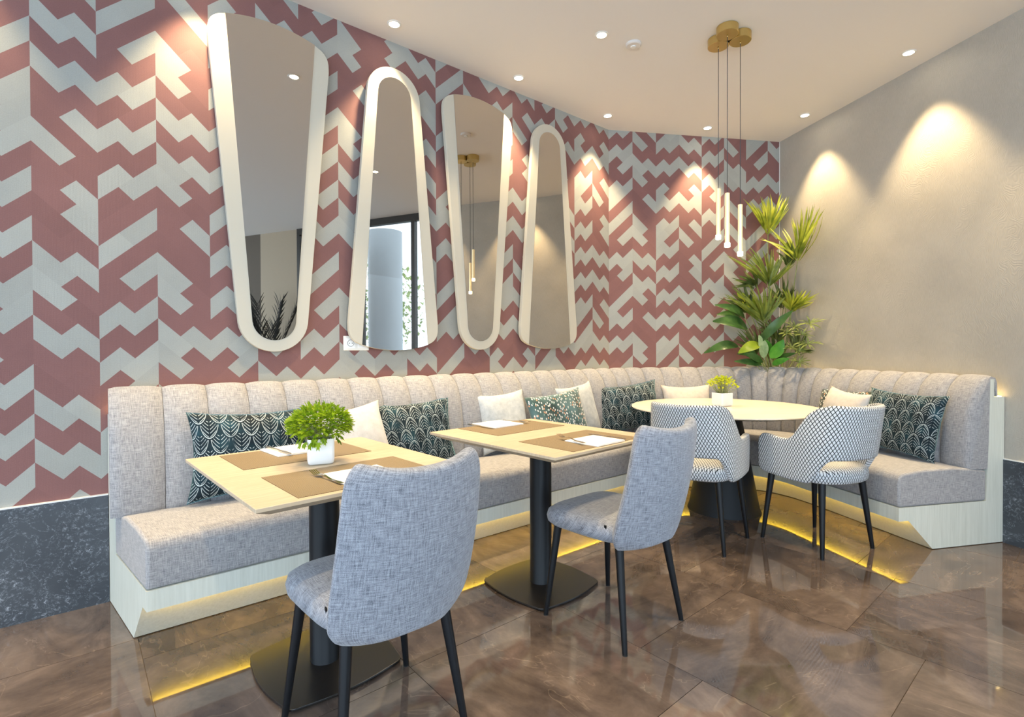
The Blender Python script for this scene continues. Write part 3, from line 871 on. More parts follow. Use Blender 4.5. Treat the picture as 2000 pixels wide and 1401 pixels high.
# ------------------------------------------------------------------ chairs
def leg(t, top, bot, r0=.0185, r1=.0105):
    mb = MB(); top = Vector(top); bot = Vector(bot); d = (bot-top)
    mb.tube([top, top+d*.5, bot-d*.012, bot], [r0, (r0+r1)/2, r1, r1*.92], 14); lg = mb.build('leg', m_black, t, auto=50)
    mb = MB(); mb.lathe([(r1*.98, 0), (r1*.98, .004)], 12, (bot.x, bot.y, 0)); mb.build('glide', m_dark, lg)
def side_chair(loc, rz, label):
    t = thing('upholstered_chair', label, 'chair', loc, rz, 'grey weave side chairs')
    for s in (-1, 1):
        leg(t, (s*.165, .165, .425), (s*.215, .200, .002)); leg(t, (s*.150, -.150, .425), (s*.197, -.215, .002))
    # seat: cushioned pad lofted in plan outline
    def outline(inset, z, pts=40):
        P = []
        for k in range(pts):
            a = 2*PI*k/pts; c, s_ = math.cos(a), math.sin(a); e = 2/4.6
            x = math.copysign(abs(c)**e, c); y = math.copysign(abs(s_)**e, s_)
            w = lerp(.205, .232, (y+1)/2)
            P.append((x*(w-inset), .018+y*(.222-inset), z))
        return P
    mb = MB()
    prof = [(.060, .402), (.020, .404), (.004, .418), (.0, .440), (.006, .464), (.028, .480), (.09, .488), (.16, .490)]
    rings = [outline(i, z) for i, z in prof]
    vs = [p for r in rings for p in r]; n = 40; fs = []; uv = []
    for j, r in enumerate(rings):
        for p in r: uv.append((p[0], p[1]+(p[2]-.45 if j < 4 else 0)))
    for j in range(len(rings)-1):
        for i in range(n): fs.append([j*n+i, j*n+(i+1) % n, (j+1)*n+(i+1) % n, (j+1)*n+i])
    fs.append(list(range(n))[::-1]); fs.append([(len(rings)-1)*n+i for i in range(n)])
    mb.add(vs, fs, uv); mb.build('seat', m_chair, t, smooth=True)
    # back shell
    Z0, Z1 = .405, .868
    def srf(a, b, off=0):
        s = a*2-1
        # rounded rectangle in parameter space
        zt = b
        w = interp([(0, .180), (.10, .195), (.25, .199), (.45, .198), (.7, .195), (1, .187)], zt)
        cor = .13
        lim = 1.0
        if zt > 1-cor: q = (zt-(1-cor))/cor; lim = 1-.20*(1-math.sqrt(max(0, 1-q*q*.96)))
        if zt < .10: q = (.10-zt)/.10; lim = 1-.24*(1-math.sqrt(max(0, 1-q*q*.96)))
        x = s*w*lim
        z = Z0+(Z1-Z0)*zt+.012*(s*s)*zt
        fwd = .085*(abs(s)**2.2)*(1-.35*zt)
        y = -.218-.085*zt**1.15+.018*math.sin(PI*zt)*-1+fwd
        return Vector((x, y, z))
    mb = MB(); mb.grid(lambda a, b: srf(a, b), 24, 24, uvfn=lambda a, b: ((a-.5)*.46, b*.49))
    o = mb.build('backrest', m_chair, t, smooth=True); solid(o, .046, 1 if False else -1); subsurf(o, 1)
    o.modifiers['solid'].offset = 1
    mb = MB(); mb.box((-.196, -.120, .46), (.003, .010, .03)); mb.build('fabric_tag', m_black, t)
    return t
side_chair((-.434, 1.603, 0), math.radians(39.8), 'grey woven upholstered chair with black legs at the table with the leafy plant')
side_chair((.438, 2.243, 0), math.radians(40.5), 'grey woven upholstered chair with black legs at the table without a plant')

def arm_chair(loc, rz, label):
    t = thing('lattice_armchair', label, 'chair', loc, rz, 'lattice fabric armchairs')
    for s in (-1, 1):
        leg(t, (s*.185, .160, .43), (s*.232, .192, .002), .020, .011); leg(t, (s*.165, -.150, .43), (s*.212, -.188, .002), .020, .011)
    plan = spline([(-.217, .220, 0), (-.228, .14, 0), (-.233, .0, 0), (-.224, -.12, 0), (-.184, -.192, 0), (-.098, -.232, 0), (0, -.242, 0),
                   (.098, -.232, 0), (.184, -.192, 0), (.224, -.12, 0), (.233, .0, 0), (.228, .14, 0), (.217, .220, 0)], 96)
    arc = [0]
    for a, b in zip(plan, plan[1:]): arc.append(arc[-1]+(b-a).length)
    LT = arc[-1]
    def prof(k):
        p = plan[k]; y = p.y; x = abs(p.x)
        s = min(arc[k], LT-arc[k])                    # distance from the arm front
        top = interp([(0, .600), (.012, .635), (.035, .655), (.08, .657), (.15, .647), (.215, .648), (.25, .672), (.285, .745), (.315, .808), (.35, .845), (.40, .860), (.7, .853)], s)
        bot = interp([(0, .455), (.012, .430), (.035, .415), (.10, .412), (.25, .405), (.335, .404), (.352, .420), (.40, .515), (.420, .545), (.44, .552), (.7, .552)], s)
        return top, bot
    nv = 14
    def pt(k, b):
        top, bot = prof(k); z = lerp(bot, top, b); p = plan[k]
        s = min(arc[k], LT-arc[k]); wb = sstep(.22, .46, s)
        lean = (z-.45)
        y = p.y-lean*.17*wb; x = p.x*(1+lean*.06-max(0, z-.64)*.45)
        return Vector((x, y, z))
    mb = MB(); vs = []; uv = []
    for j in range(nv+1):
        for k in range(97):
            v = pt(k, j/nv); vs.append(v); uv.append((arc[k], v.z))
    fs = [[j*97+k, j*97+k+1, (j+1)*97+k+1, (j+1)*97+k] for j in range(nv) for k in range(96)]
    mb.add(vs, fs, uv); o = mb.build('back_shell', m_lat, t, smooth=True); solid(o, .036, 1); subsurf(o, 1)
    o.modifiers['solid'].offset = 0
    # seat
    out = []
    pl = [p for p in plan][6:-6]
    for p in pl: out.append((p.x*.955, p.y*.985))
    out = out[::2]
    front = spline([(out[-1][0], out[-1][1], 0), (.200, .228, 0), (.15, .253, 0), (0, .260, 0), (-.15, .253, 0), (-.200, .228, 0), (out[0][0], out[0][1], 0)], 18)[1:-1]
    out += [(p.x, p.y) for p in front]
    n = len(out); rings = []; cen = Vector((0, -.0))
    for sc, z in ((.72, .408), (.93, .410), (.985, .420), (1.0, .440), (.995, .468), (.965, .486), (.88, .496), (.6, .502)):
        rings.append([(x*sc, y*sc, z) for x, y in out])
    vs = [p for r in rings for p in r]; per = [0]
    for i in range(n): per.append(per[-1]+(Vector(out[(i+1) % n])-Vector(out[i])).length)
    fs = []; uvf = []
    mb = MB()
    for j in range(len(rings)-1):
        for i in range(n):
            k = (i+1) % n; q = [rings[j][i], rings[j][k], rings[j+1][k], rings[j+1][i]]
            if j < 4: u_ = [(per[i], q[0][2]), (per[i+1], q[1][2]), (per[i+1], q[2][2]), (per[i], q[3][2])]
            else: u_ = [(a[0], a[1]) for a in q]
            mb.add(q, [(0, 1, 2, 3)], u_)
    mb.add(rings[0], [list(range(n))[::-1]]); mb.add(rings[-1], [list(range(n))])
    o = mb.build('seat', m_lat, t); weld(o); o.data.polygons.foreach_set('use_smooth', [True]*len(o.data.polygons))
    return t
arm_chair((1.150, 3.160, 0), math.radians(-40), 'white armchair with black diamond lattice fabric, behind the grey chair at the round table')
arm_chair((1.838, 3.085, 0), math.radians(22.5), 'white armchair with black diamond lattice fabric, in front of the pale beige and deco cushions')

# ------------------------------------------------------------------ cushions
def cushion(name, loc, yaw, lean, w, h, thick, mat, label, roll=0, group=None, wob=0):
    """square scatter cushion: origin at the middle of the lower edge"""
    o_ = Vector(loc)
    r = random.Random(wob)
    N = 22
    def shape(a, b, side):
        x = a*2-1; z = b*2-1
        px = x*(1-.105*(1-abs(z)**2.0)*abs(x)**6)     # edges pulled in between the corners
        pz = z*(1-.115*(1-abs(x)**2.0)*abs(z)**6)
        f = (max(0, 1-abs(x)**2.6)*max(0, 1-abs(z)**2.6))**.55
        y = side*thick/2*f
        y += .010*math.sin(3*x+wob)*math.cos(2.3*z+wob*2)*f
        # sag: weight drops to the bottom
        return Vector((px*w/2, y+.010*math.sin(1.7*x+wob)*(1-f), (pz+1)*h/2))
    mb = MB()
    for side, fl in ((-1, False), (1, True)):
        mb.grid(lambda a, b: shape(a, b, side), N, N, uvfn=lambda a, b: (a*w, b*h), flip=fl)
    bmats = [mat]
    o = mb.build(name, bmats, None, smooth=True); weld(o, 1e-5)
    o.location = o_; o.rotation_mode = 'YXZ'
    R = Matrix.Rotation(yaw, 4, 'Z') @ Matrix.Rotation(lean, 4, 'X') @ Matrix.Rotation(roll, 4, 'Y')
    o.matrix_world = Matrix.Translation(o_) @ R
    bpy.context.view_layer.update()
    lo = min((o.matrix_world @ v.co).z for v in o.data.vertices)
    o.matrix_world = Matrix.Translation(Vector((0, 0, ZSEAT+.016-lo))) @ o.matrix_world
    tag(o, label, 'cushion', group); return o
# front face of a cushion is local -y; yaw A1 makes it face the room from the papered wall
GC = 'scatter cushions on the banquette'
cushion('cushion', P1(.625, .345), A1, math.radians(-9), .56, .415, .15, m_deco_inv, 'dark teal velvet cushion with inverted white fan scallops, behind the leafy potted plant', 0.02, GC, 1)
cushion('cushion', P1(1.520, .310), A1, math.radians(-12), .58, .40, .13, m_deco, 'dark teal velvet cushion with white fan scallops behind the pale cushion near the leafy plant', -.02, GC, 2)
cushion('cushion', P1(1.130, .440), A1+.10, math.radians(-20), .43, .40, .14, m_pale, 'plain pale cushion leaning on the fan scallop cushion near the leafy plant', -.10, GC, 3)
cushion('cushion', P1(2.22, .320), A1-.05, math.radians(-12), .40, .41, .14, m_palegrey, 'plain pale grey cushion left of the green speckled cushion', -.05, GC, 4)
cushion('cushion', P1(2.68, .400), A1-.02, math.radians(-14), .56, .38, .13, m_speck, 'teal green cushion speckled with white and orange flecks, beside the pale grey cushions', -.09, GC, 5)
cushion('cushion', P1(3.00, .305), A1, math.radians(-12), .42, .42, .13, m_palegrey, 'plain pale grey cushion behind the teal green speckled cushion', -.12, GC, 6)
cushion('cushion', (1.005, 4.245, 0), math.radians(16), math.radians(-12), .60, .40, .13, m_deco, 'dark teal velvet cushion with white fan scallops next to the round table', -.10, GC, 7)
cushion('cushion', P2(.61, .33), math.radians(9.6), math.radians(-12), .46, .40, .12, m_palebeige, 'plain pale cushion behind the round table with the small plant', 0, GC, 8)
yr = math.radians(-77.94)
cushion('cushion', P3(1.03, .330), yr, math.radians(-14), .54, .40, .13, m_speckd, 'blackish green cushion speckled with cream and orange flecks against the beige wall side', -.03, GC, 9)
cushion('cushion', P3(1.15, .520), yr-.08, math.radians(-17), .40, .41, .13, m_palebeige, 'plain pale beige cushion in front of the dark speckled cushion', .10, GC, 10)
cushion('cushion', P3(1.51, .385), yr, math.radians(-14), .54, .425, .15, m_deco, 'dark teal velvet cushion with white fan scallops at the open end by the granite skirting', .03, GC, 11)

# ------------------------------------------------------------------ table setting
def flatthing(name, T, a, b, w, d, h, mat, label, cat, group, rot=0, z=.75, bev=0):
    mb = MB(); mb.box((0, 0, h/2), (w, d, h)); o = mb.build(name, mat); o.location = onT(T, a, b, z); o.rotation_euler = (0, 0, TA+rot)
    if bev: bevel(o, bev, 2)
    return tag(o, label, cat, group)
PM = ('woven gold-brown placemat ', 'placemats')
flatthing('placemat', T1, -.013, -.235, .49, .325, .0018, m_mat, PM[0]+'on the bench side of the leafy plant', 'placemat', PM[1], bev=0)
flatthing('placemat', T1, -.002, .248, .49, .325, .0018, m_mat, PM[0]+'on the chair side of the leafy plant', 'placemat', PM[1])
flatthing('placemat', T2, .050, -.262, .49, .325, .0018, m_mat, PM[0]+'on the bench side of the table without a plant', 'placemat', PM[1])
flatthing('placemat', T2, .012, .248, .49, .325, .0018, m_mat, PM[0]+'on the chair side of the table without a plant', 'placemat', PM[1])
def napkin(T, a, b, w, d, label, rot=0):
    t = thing('napkin', label, 'napkin', onT(T, a, b, .7519), TA+rot, 'folded paper napkins')
    mb = MB(); mb.box((0, 0, .002), (w, d, .004)); bevel(mb.build('lower_fold', m_paper, t), .0015, 2)
    mb = MB(); mb.box((.002, -.003, .0056), (w-.006, d-.008, .003)); bevel(mb.build('upper_fold', m_paper, t), .0012, 2)
napkin(T1, -.000, -.312, .20, .20, 'folded white napkin on the bench side behind the leafy plant', .05)
napkin(T1, .010, .292, .20, .19, 'folded white napkin partly hidden by the nearest grey chair back', 0)
napkin(T2, .045, -.380, .215, .205, 'folded white napkin on the bench side of the table without a plant', .02)
napkin(T2, .020, .325, .20, .19, 'folded white napkin on the chair side of the table without a plant', 0)
def fork_mesh():
    mb = MB()
    # side profile along y (length), tines at +y ; thickness .002
    def zc(y): return .004+.010*sstep(.10, -.10, y)*0+.012*max(0, 1-abs((y-.02)/.05))*.6+.010*sstep(.06, .105, y)
    def strip(x0f, x1f, ys):
        rings = []
        for y in ys:
            z = zc(y); a, b = x0f(y), x1f(y); rings.append([(a, y, z-.001), (b, y, z-.001), (b, y, z+.001), (a, y, z+.001)])
        mb.loft(rings)
    hw = lambda y: interp([(-.10, .0065), (-.085, .0075), (-.05, .0055), (0, .0030), (.03, .0032), (.042, .0085), (.052, .0118), (.066, .0122)], y)
    ys = [-.10, -.095, -.085, -.07, -.05, -.03, -.01, .01, .022, .03, .036, .042, .047, .052, .058, .066]
    strip(lambda y: -hw(y), lambda y: hw(y), ys)
    for k in range(4):
        cx = -.0100+.00667*k
        strip(lambda y: cx-interp([(.06, .0019), (.105, .0011)], y), lambda y: cx+interp([(.06, .0019), (.105, .0011)], y), [.065, .075, .085, .095, .104])
    o = mb.build('fork', m_steel, auto=40); me = o.data; bpy.data.objects.remove(o); return me
def knife_mesh():
    mb = MB()
    hw = lambda y: interp([(-.115, .006), (-.09, .0085), (-.02, .006), (0, .005), (.02, .009), (.07, .0095), (.095, .006), (.108, .001)], y)
    rings = []
    for y in (-.115, -.108, -.09, -.06, -.02, 0, .02, .045, .07, .085, .095, .103, .108):
        a = hw(y); th = interp([(-.115, .0028), (-.01, .0026), (.02, .0010), (.108, .0006)], y)
        rings.append([(-a, y, .003-th), (a, y, .003-th), (a, y, .003+th), (-a, y, .003+th)])
    mb.loft(rings); o = mb.build('knife', m_steel, auto=40); me = o.data; bpy.data.objects.remove(o); return me
fkm, knm = fork_mesh(), knife_mesh()
def cutlery(name, me, T, a, b, rot, label, z=.7555):
    o = bpy.data.objects.new(name, me); COL.objects.link(o); o.location = onT(T, a, b, z); o.rotation_euler = (0, 0, TA+rot)
    tag(o, label, name, 'cutlery on the napkins'); return o
# local +y of cutlery runs towards the bench (tv points away from it)
cutlery('fork', fkm, T1, -.100, .262, math.radians(4), 'steel fork on the chair side beside the leafy plant', .7525)
cutlery('knife', knm, T1, -.062, -.300, math.radians(186), 'steel knife on the bench side napkin behind the leafy plant', .7592)
cutlery('fork', fkm, T2, -.072, .262, math.radians(-14), 'steel fork on the chair side of the table without a plant', .7600)
cutlery('knife', knm, T2, .150, .290, math.radians(0), 'steel knife beside the chair side napkin of the table without a plant', .7525)
cutlery('knife', knm, T2, -.074, -.375, math.radians(180), 'steel knife beside the bench side napkin of the table without a plant', .7525)
cutlery('fork', fkm, T2, .185, -.375, math.radians(184), 'steel fork beside the bench side napkin of the table without a plant', .7525)

# ------------------------------------------------------------------ plants
def blade(mb, base, tip, width, up, bend=.1, n=6, fold=.25, prof=None, mi=0):
    base = Vector(base); tip = Vector(tip); d = tip-base; L = d.length; t = d.normalized()
    side = t.cross(up)
    if side.length < 1e-3: side = t.orthogonal()
    side.normalize(); nn = side.cross(t).normalized()
    vs = []
    prof = prof or (lambda s: math.sin(PI*min(1, s*.94+.05))**.75)
    for k in range(n+1):
        s = k/n; w = width/2*prof(s); c = base+d*s+nn*(bend*L*math.sin(PI*s))
        vs += [c-side*w+nn*(w*fold), c, c+side*w+nn*(w*fold)]
    fs = []
    for k in range(n):
        a = k*3; fs += [(a, a+1, a+4, a+3), (a+1, a+2, a+5, a+4)]
    mb.add(vs, fs, [(v[0], v[2]) for v in vs], mi)
def square_pot(t, hw, h, r, mat=None, bow=.004):
    rings = []
    for s, z, rr_ in ((.86, 0, r), (.95, .006, r), (1.0, .02, r), (1.0, h*.5, r), (1.0, h-.003, r), (.985, h, r), (.93, h, r), (.92, h-.012, r)):
        P = rrect(hw*s, hw*s, r*s, 5)
        rings.append([(x, y, z+(bow*(1-min(1, (min(abs(x), abs(y))/hw*1.0))) if z == 0 else 0)) for x, y in P])
    mb = MB(); mb.loft(rings, True, True); return mb.build('pot', mat or m_white, t, auto=45)
def lobed(mb, base, d, up, size, rnd):
    """frilly hand-shaped leaf"""
    d = Vector(d).normalized(); side = d.cross(up)
    if side.length < 1e-3: side = d.orthogonal()
    side.normalize(); nn = side.cross(d).normalized()
    base = Vector(base); vs = [base]; ang = [-100, -78, -60, -44, -30, -14, 0, 14, 30, 44, 60, 78, 100]
    rad = [.34, .62, .42, .80, .52, 1.0, .74, 1.0, .52, .80, .42, .62, .34]
    for a, r in zip(ang, rad):
        q = math.radians(a); rr_ = r*size*rnd.uniform(.85, 1.12)
        vs.append(base+d*(rr_*math.cos(q)+size*.15)+side*(rr_*math.sin(q)*.75)+nn*(size*(.25*math.sin(q*3)*.5-.28*r*r)+rnd.uniform(-.1, .1)*size))
    fs = [(0, k, k+1) for k in range(1, len(ang))]
    mb.add(vs, fs)
# leafy plant on the first table
lp = onT(T1, -.010, -.005, .75)
pt_ = thing('potted_plant', 'bushy bright green frilly-leaved plant in a white glass cube pot', 'plant', lp, TA-.35)
square_pot(pt_, .0475, .095, .014)
mb = MB(); mb.prism(rrect(.042, .042, .01), .080, .086); mb.build('soil', m_soil, pt_)
rn = random.Random(11); mb = MB()
for k in range(820):
    a = rn.uniform(0, 2*PI); el = rn.uniform(-.38, 1); ph = math.acos(el)
    dirv = Vector((math.sin(ph)*math.cos(a), math.sin(ph)*math.sin(a), math.cos(ph)))
    R = rn.uniform(.55, 1.0)**.5
    c = Vector((0, 0, .142))+Vector((dirv.x*.108*R, dirv.y*.108*R, dirv.z*.078*R))
    out = (dirv+Vector((rn.uniform(-.4, .4), rn.uniform(-.4, .4), rn.uniform(-.1, .45)))).normalized()
    lobed(mb, c, out, Vector((0, 0, 1)) if abs(out.z) < .9 else Vector((1, 0, 0)), rn.uniform(.013, .022), rn)
for k in range(260):
    a = rn.uniform(0, 2*PI); q = rn.uniform(.1, .75)
    lobed(mb, (math.cos(a)*.1*q, math.sin(a)*.1*q, rn.uniform(.10, .19)), (math.cos(a), math.sin(a), rn.uniform(-.3, .8)), Vector((0, 0, 1)), rn.uniform(.014, .022), rn)
for k in range(26):
    a = rn.uniform(0, 2*PI); r = rn.uniform(.05, .075); lobed(mb, (r*math.cos(a), r*math.sin(a), rn.uniform(.085, .11)), (math.cos(a)*.6, math.sin(a)*.6, -.7), Vector((0, 0, 1)), rn.uniform(.02, .03), rn)
tag(mb.build('foliage', m_bush, pt_), kind='stuff')
mb = MB()
for k in range(60):
    a = rn.uniform(0, 2*PI); r0 = rn.uniform(0, .035); r1 = rn.uniform(.03, .09)
    mb.tube([(r0*math.cos(a), r0*math.sin(a), .082), (r1*.6*math.cos(a), r1*.6*math.sin(a), .12), (r1*math.cos(a), r1*math.sin(a), .15)], .0011, 4)
tag(mb.build('stems', m_stem, pt_), kind='stuff')
# small plant on the round table
pp = at(1410.5, 793, .75)
ps = thing('potted_plant', 'small yellow-green tufted plant in a plain white cube pot', 'plant', (pp.x, pp.y, .75), .38)
square_pot(ps, .054, .098, .010)
mb = MB(); mb.prism(rrect(.048, .048, .01), .084, .090); mb.build('soil', m_soil, ps)
mb = MB(); mb2 = MB()
for k in range(210):
    a = rn.uniform(0, 2*PI); r0 = rn.uniform(0, .044); r1 = rn.uniform(.0, .105); z1 = .205-(r1/.105)**2*.05+rn.uniform(-.03, .012)
    b0 = (r0*math.cos(a), r0*math.sin(a), .088); b1 = (r1*math.cos(a), r1*math.sin(a), z1)
    if k % 2 == 0: mb2.tube([b0, (b1[0]*.75, b1[1]*.75, z1*.8), b1], .0010, 4)
    d = Vector((math.cos(a)*rn.uniform(.2, 1), math.sin(a)*rn.uniform(.2, 1), rn.uniform(.1, 1)))
    lobed(mb, b1, d, Vector((0, 0, 1)), rn.uniform(.014, .024), rn)
tag(mb.build('foliage', m_bush2, ps), kind='stuff'); tag(mb2.build('stems', m_stem, ps), kind='stuff')

# ---- corner planting behind the banquette
bisn = (n2+n3).normalized()
PC = c23+bisn*.165; PC.z = 0
pl = thing('planter', 'dark round planter in the corner behind the banquette', 'planter', PC[:])
mb = MB(); mb.lathe([(.075, 0), (.095, .02), (.105, .76), (.097, .76), (.095, .72)], 32); mb.build('pot', m_pot, pl, auto=40)
mb = MB(); mb.lathe([(.0945, .700), (.0945, .725)], 24); mb.build('soil', m_soil, pl)
root = Vector((PC.x, PC.y, .722))
def wdepth(px):
    s = (px-1000)/F_PX
    y2 = (e12.y-d2.y/d2.x*e12.x)/(1-d2.y/d2.x*s); k3 = d3.x/d3.y
    y3 = (c23.x-k3*c23.y)/(s-k3)
    return min(y2, y3)
def PX(px, py, gap=.16): return atdepth(px, py, wdepth(px)-gap)
fr_pts = [  # joint px, leaflet tips px, material, gap, width
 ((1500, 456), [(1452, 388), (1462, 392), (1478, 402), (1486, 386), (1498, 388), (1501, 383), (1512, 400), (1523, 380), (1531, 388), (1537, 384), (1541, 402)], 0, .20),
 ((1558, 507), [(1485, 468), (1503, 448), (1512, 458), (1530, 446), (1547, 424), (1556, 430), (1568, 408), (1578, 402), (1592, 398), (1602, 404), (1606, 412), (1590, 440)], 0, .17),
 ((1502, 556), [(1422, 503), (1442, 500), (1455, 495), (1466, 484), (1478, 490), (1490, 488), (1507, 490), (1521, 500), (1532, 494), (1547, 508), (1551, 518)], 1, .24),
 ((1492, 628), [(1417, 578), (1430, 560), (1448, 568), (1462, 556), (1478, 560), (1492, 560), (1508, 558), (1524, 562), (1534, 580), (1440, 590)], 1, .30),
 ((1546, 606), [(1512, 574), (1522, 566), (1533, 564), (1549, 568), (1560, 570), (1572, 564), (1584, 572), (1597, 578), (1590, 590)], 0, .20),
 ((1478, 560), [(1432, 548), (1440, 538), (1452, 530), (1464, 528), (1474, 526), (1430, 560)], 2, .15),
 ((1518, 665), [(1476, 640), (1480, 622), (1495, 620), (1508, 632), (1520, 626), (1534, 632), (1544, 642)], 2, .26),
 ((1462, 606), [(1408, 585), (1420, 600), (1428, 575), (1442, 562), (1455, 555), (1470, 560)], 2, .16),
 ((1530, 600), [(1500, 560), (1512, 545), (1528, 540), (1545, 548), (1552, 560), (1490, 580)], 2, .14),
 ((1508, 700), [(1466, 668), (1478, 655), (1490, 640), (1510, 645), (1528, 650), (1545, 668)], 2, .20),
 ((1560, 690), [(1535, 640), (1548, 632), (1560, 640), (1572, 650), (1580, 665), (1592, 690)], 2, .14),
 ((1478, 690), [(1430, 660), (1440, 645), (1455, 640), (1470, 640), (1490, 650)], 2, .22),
 ((1540, 520), [(1530, 470), (1538, 462), (1548, 470), (1560, 476), (1520, 492)], 2, .12),
]
palm = thing('palm_plant', 'tall corner palm with yellow-green fan fronds behind the banquette', 'plant', root[:])
for k, (j, tips, mt, gap) in enumerate(fr_pts):
    J = PX(*j, gap); J = J
    mb = MB(); mid = root.lerp(J, .55)+Vector((rn.uniform(-.03, .03), rn.uniform(-.02, .02), .05))
    sp = spline([root+Vector((rn.uniform(-.03, .03), rn.uniform(-.03, .03), -.01)), mid, J], 10)
    mb.tube(sp, [lerp(.007, .0035, q/10) for q in range(11)], 6)
    stem = mb.build('stem', m_stem, palm, smooth=True, shift=root)
    mb = MB()
    for tp in tips:
        for rep in range(3):
            jx, jy = (rn.uniform(-5, 5), rn.uniform(-6, 6)) if rep else (0, 0)
            g2 = max(.05, gap+rn.uniform(-.10, .12))
            T_ = PX(tp[0]+jx, tp[1]+jy, g2)
            b0 = J+(T_-J)*(.03+.04*rep)+Vector((rn.uniform(-.008, .008), 0, rn.uniform(-.03, .03)))
            v = Vector((rn.uniform(-.5, .5), -1, rn.uniform(.0, .8))).normalized()
            blade(mb, b0, T_, rn.uniform(.020, .030), v, rn.uniform(.02, .09), 6, .35, lambda s: (min(1, s*5+.15))*(1-s**2.5)+.02)
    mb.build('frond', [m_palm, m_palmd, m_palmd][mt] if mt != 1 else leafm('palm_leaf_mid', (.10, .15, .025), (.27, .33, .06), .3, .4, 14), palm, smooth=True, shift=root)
# broad paddle leaves to the left
bp = thing('bird_of_paradise_plant', 'plant with large dark paddle-shaped leaves reaching over the papered wall', 'plant', (root+Vector((-.035, -.02, 0)))[:])
broot = Vector(bp.location)
def ovate(s): return math.sin(PI*(s**.8)*.97+.03)**.8
for (b, tpx, w, mt, gap, bend) in [((1460, 642), (1392, 628), .085, 0, .20, .14), ((1455, 622), (1396, 596), .055, 0, .17, .16), ((1445, 618), (1400, 615), .05, 0, .12, .1),
                                   ((1474, 616), (1440, 572), .10, 1, .14, .1), ((1482, 604), (1448, 590), .085, 1, .16, .12), ((1442, 676), (1375, 690), .06, 0, .20, .18),
                                   ((1484, 668), (1548, 607), .055, 0, .34, .10), ((1466, 690), (1440, 692), .05, 3, .24, .1), ((1484, 672), (1442, 690), .065, 2, .34, .12)]:
    B_, T_ = PX(*b, gap), PX(*tpx, gap+.03)
    mb = MB(); mb.tube(spline([broot, broot.lerp(B_, .6)+Vector((.02, -.02, .02)), B_], 6), .0042, 6); st = mb.build('stalk', m_stem, bp, smooth=True, shift=broot)
    mb = MB(); blade(mb, B_, T_, w*1.5, Vector((-.25, -1, .55)).normalized(), bend, 12, .18, ovate)
    mb.build('leaf', [m_broad, m_broady, m_broady, m_broad][mt], bp, smooth=True, shift=broot)
# bright pointed leaves low in front
bl = thing('pothos_plant', 'low plant with bright green pointed leaves just above the banquette back', 'plant', (root+Vector((-.01, -.045, 0)))[:])
lroot = Vector(bl.location)
for (b, tpx, w, mt, gap) in [((1492, 700), (1482, 655), .085, 1, .34), ((1505, 700), (1530, 664), .095, 0, .36), ((1500, 690), (1496, 664), .07, 0, .30), ((1490, 708), (1450, 690), .06, 2, .34),
                             ((1488, 712), (1434, 706), .055, 2, .32), ((1515, 705), (1555, 690), .045, 2, .28), ((1508, 712), (1542, 700), .05, 0, .32), ((1476, 712), (1462, 676), .05, 2, .30)]:
    B_, T_ = PX(*b, gap), PX(*tpx, gap+.02)
    mb = MB(); mb.tube(spline([lroot, lroot.lerp(B_, .6)+Vector((0, -.01, .01)), B_], 5), .003, 6); mb.build('stalk', m_stem, bl, smooth=True, shift=lroot)
    mb = MB(); blade(mb, B_, T_, w*1.15, Vector((.1, -1, .35)).normalized(), .08, 10, .2, ovate)
    mb.build('leaf', [m_bright, leafm('pale_bright_leaf', (.30, .46, .22), (.50, .64, .36), .3), m_broad][mt], bl, smooth=True, shift=lroot)
# papyrus whorls to the right
pa = thing('papyrus_plant', 'thin papyrus with small star-shaped leaf whorls against the beige wall', 'plant', (root+Vector((.03, -.03, 0)))[:])
proot = Vector(pa.location)
for (c, r, nb, gap) in [((1581, 633), 30, 17, .14), ((1577, 672), 30, 15, .12), ((1560, 688), 24, 14, .2), ((1561, 709), 26, 15, .2), ((1552, 640), 26, 15, .2), ((1536, 652), 24, 12, .25), ((1566, 655), 24, 12, .16), ((1545, 680), 22, 12, .24)]:
    C_ = PX(*c, gap+.09); mb = MB(); mb.tube(spline([proot, proot.lerp(C_, .6)+Vector((.0, -.02, .04)), C_], 8), .0022, 5); stm = mb.build('stem', m_stem, pa, smooth=True, shift=proot)
    mb = MB()
    for k in range(nb):
        a = 2*PI*k/nb+rn.uniform(-.2, .2); rr_ = r*rn.uniform(.65, 1.1)*.0043
        T_ = C_+Vector((math.cos(a)*rr_, math.sin(a)*rr_*.40-.03, math.sin(a)*rr_*.45+rn.uniform(-.01, .04)))
        blade(mb, C_, T_, .012, Vector((0, -.6, .8)), .08, 4, .3)
    mb.build('whorl', m_papy, pa, smooth=True, shift=proot)

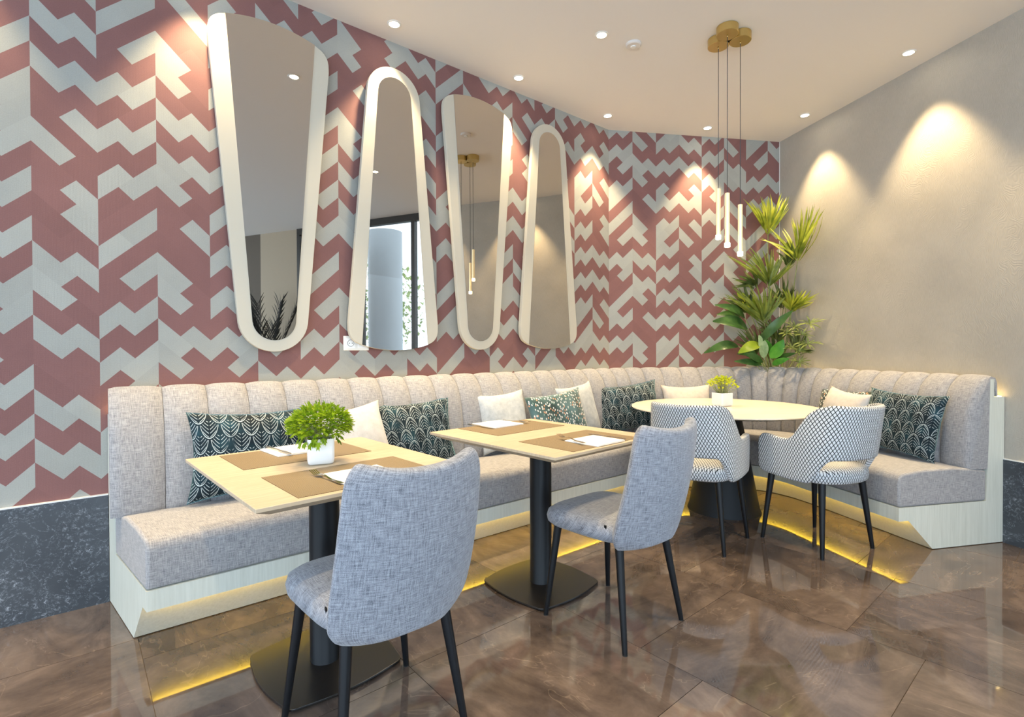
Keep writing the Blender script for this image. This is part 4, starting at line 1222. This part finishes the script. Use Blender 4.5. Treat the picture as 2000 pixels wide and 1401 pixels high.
# ------------------------------------------------------------------ what the mirrors see: a palm by the pier, the street outside
dp = P3(U_GL1-.02, .60)
kp = thing('potted_palm', 'dark feathery palm in a pot by the pier, seen in the first mirror', 'plant', (dp.x, dp.y, 0))
mb = MB(); mb.lathe([(.14, 0), (.19, .03), (.21, .42), (.195, .42), (.19, .38)], 32); mb.build('pot', m_pot, kp, auto=40)
mb = MB(); mb.lathe([(.188, .36), (.188, .385)], 24); mb.build('soil', m_soil, kp)
for k in range(17):
    a = rn.uniform(0, 2*PI); ln = rn.uniform(1.0, 1.75); sp_ = rn.uniform(.12, .45)
    path = spline([(0, 0, .38), (math.cos(a)*sp_*.3, math.sin(a)*sp_*.3, .38+ln*.5), (math.cos(a)*sp_, math.sin(a)*sp_, .38+ln)], 16)
    mb = MB(); mb.tube(path, [lerp(.008, .002, q/16) for q in range(17)], 5)
    for q in range(3, 17):
        for s in (-1, 1):
            t_ = (path[q]-path[q-1]).normalized(); sd = t_.cross(Vector((math.cos(a), math.sin(a), .2))).normalized()*s
            blade(mb, path[q], path[q]+(t_*1.2+sd*.55).normalized()*rn.uniform(.20, .32), .022, Vector((math.cos(a), math.sin(a), 1)), .05, 3, .3)
    mb.build('frond', m_blackpalm, kp)
def outbox(name, c, d, mat, label, cat, rz=0):
    mb = MB(); mb.box((0, 0, d[2]/2), d); o = bevel(mb.build(name, mat), .01); o.location = c; o.rotation_euler = (0, 0, rz); return tag(o, label, cat)
mb = MB(); mb.box((11.5, 1.0, -.07), (14.5, 18, .1)); tag(mb.build('ground', simple('pavement', (.32, .31, .30), .85)), 'grey street pavement outside the window', kind='structure')
pier = thing('street_column', 'round grey concrete column outside the window', 'column', (4.75, .55, -.02))
mb = MB(); mb.lathe([(.30, 0), (.30, 3.3)], 40); mb.build('shaft', simple('grey_cladding', (.30, .32, .33), .5), pier, auto=40)
mb = MB(); mb.lathe([(.34, 0), (.34, .12)], 40); mb.build('collar', simple('grey_cladding_dark', (.2, .21, .22), .5), pier, auto=40)
def tree(x, y, h, label, seed):
    r = random.Random(seed); t = thing('street_tree', label, 'tree', (x, y, -.02), 0, 'street trees')
    mb = MB(); mb.tube([(0, 0, 0), (.05, .03, h*.35), (-.03, .05, h*.7)], [.10, .08, .04], 8); mb.build('trunk', simple('bark', (.16, .13, .10), .9), t, smooth=True)
    mb = MB()
    for k in range(900):
        a = r.uniform(0, 2*PI); z = r.uniform(-1, 1); q = (1-z*z)**.5*r.uniform(.3, 1)
        c = Vector((math.cos(a)*q*1.3, math.sin(a)*q*1.3, h*.68+z*h*.32))
        d = Vector((r.uniform(-1, 1), r.uniform(-1, 1), r.uniform(-.6, .8))).normalized()
        blade(mb, c, c+d*r.uniform(.12, .22), .09, Vector((0, 0, 1)) if abs(d.z) < .9 else Vector((1, 0, 0)), .1, 2, .2)
    tag(mb.build('crown', m_tree, t), kind='stuff')
tree(8.2, -1.2, 3.4, 'pale leafy street tree outside, behind the concrete column', 1)
tree(9.2, 1.9, 2.9, 'pale leafy street tree outside, seen through the middle pane', 2)
tree(9.5, -4.4, 3.2, 'pale leafy street tree outside, beyond the pier', 3)
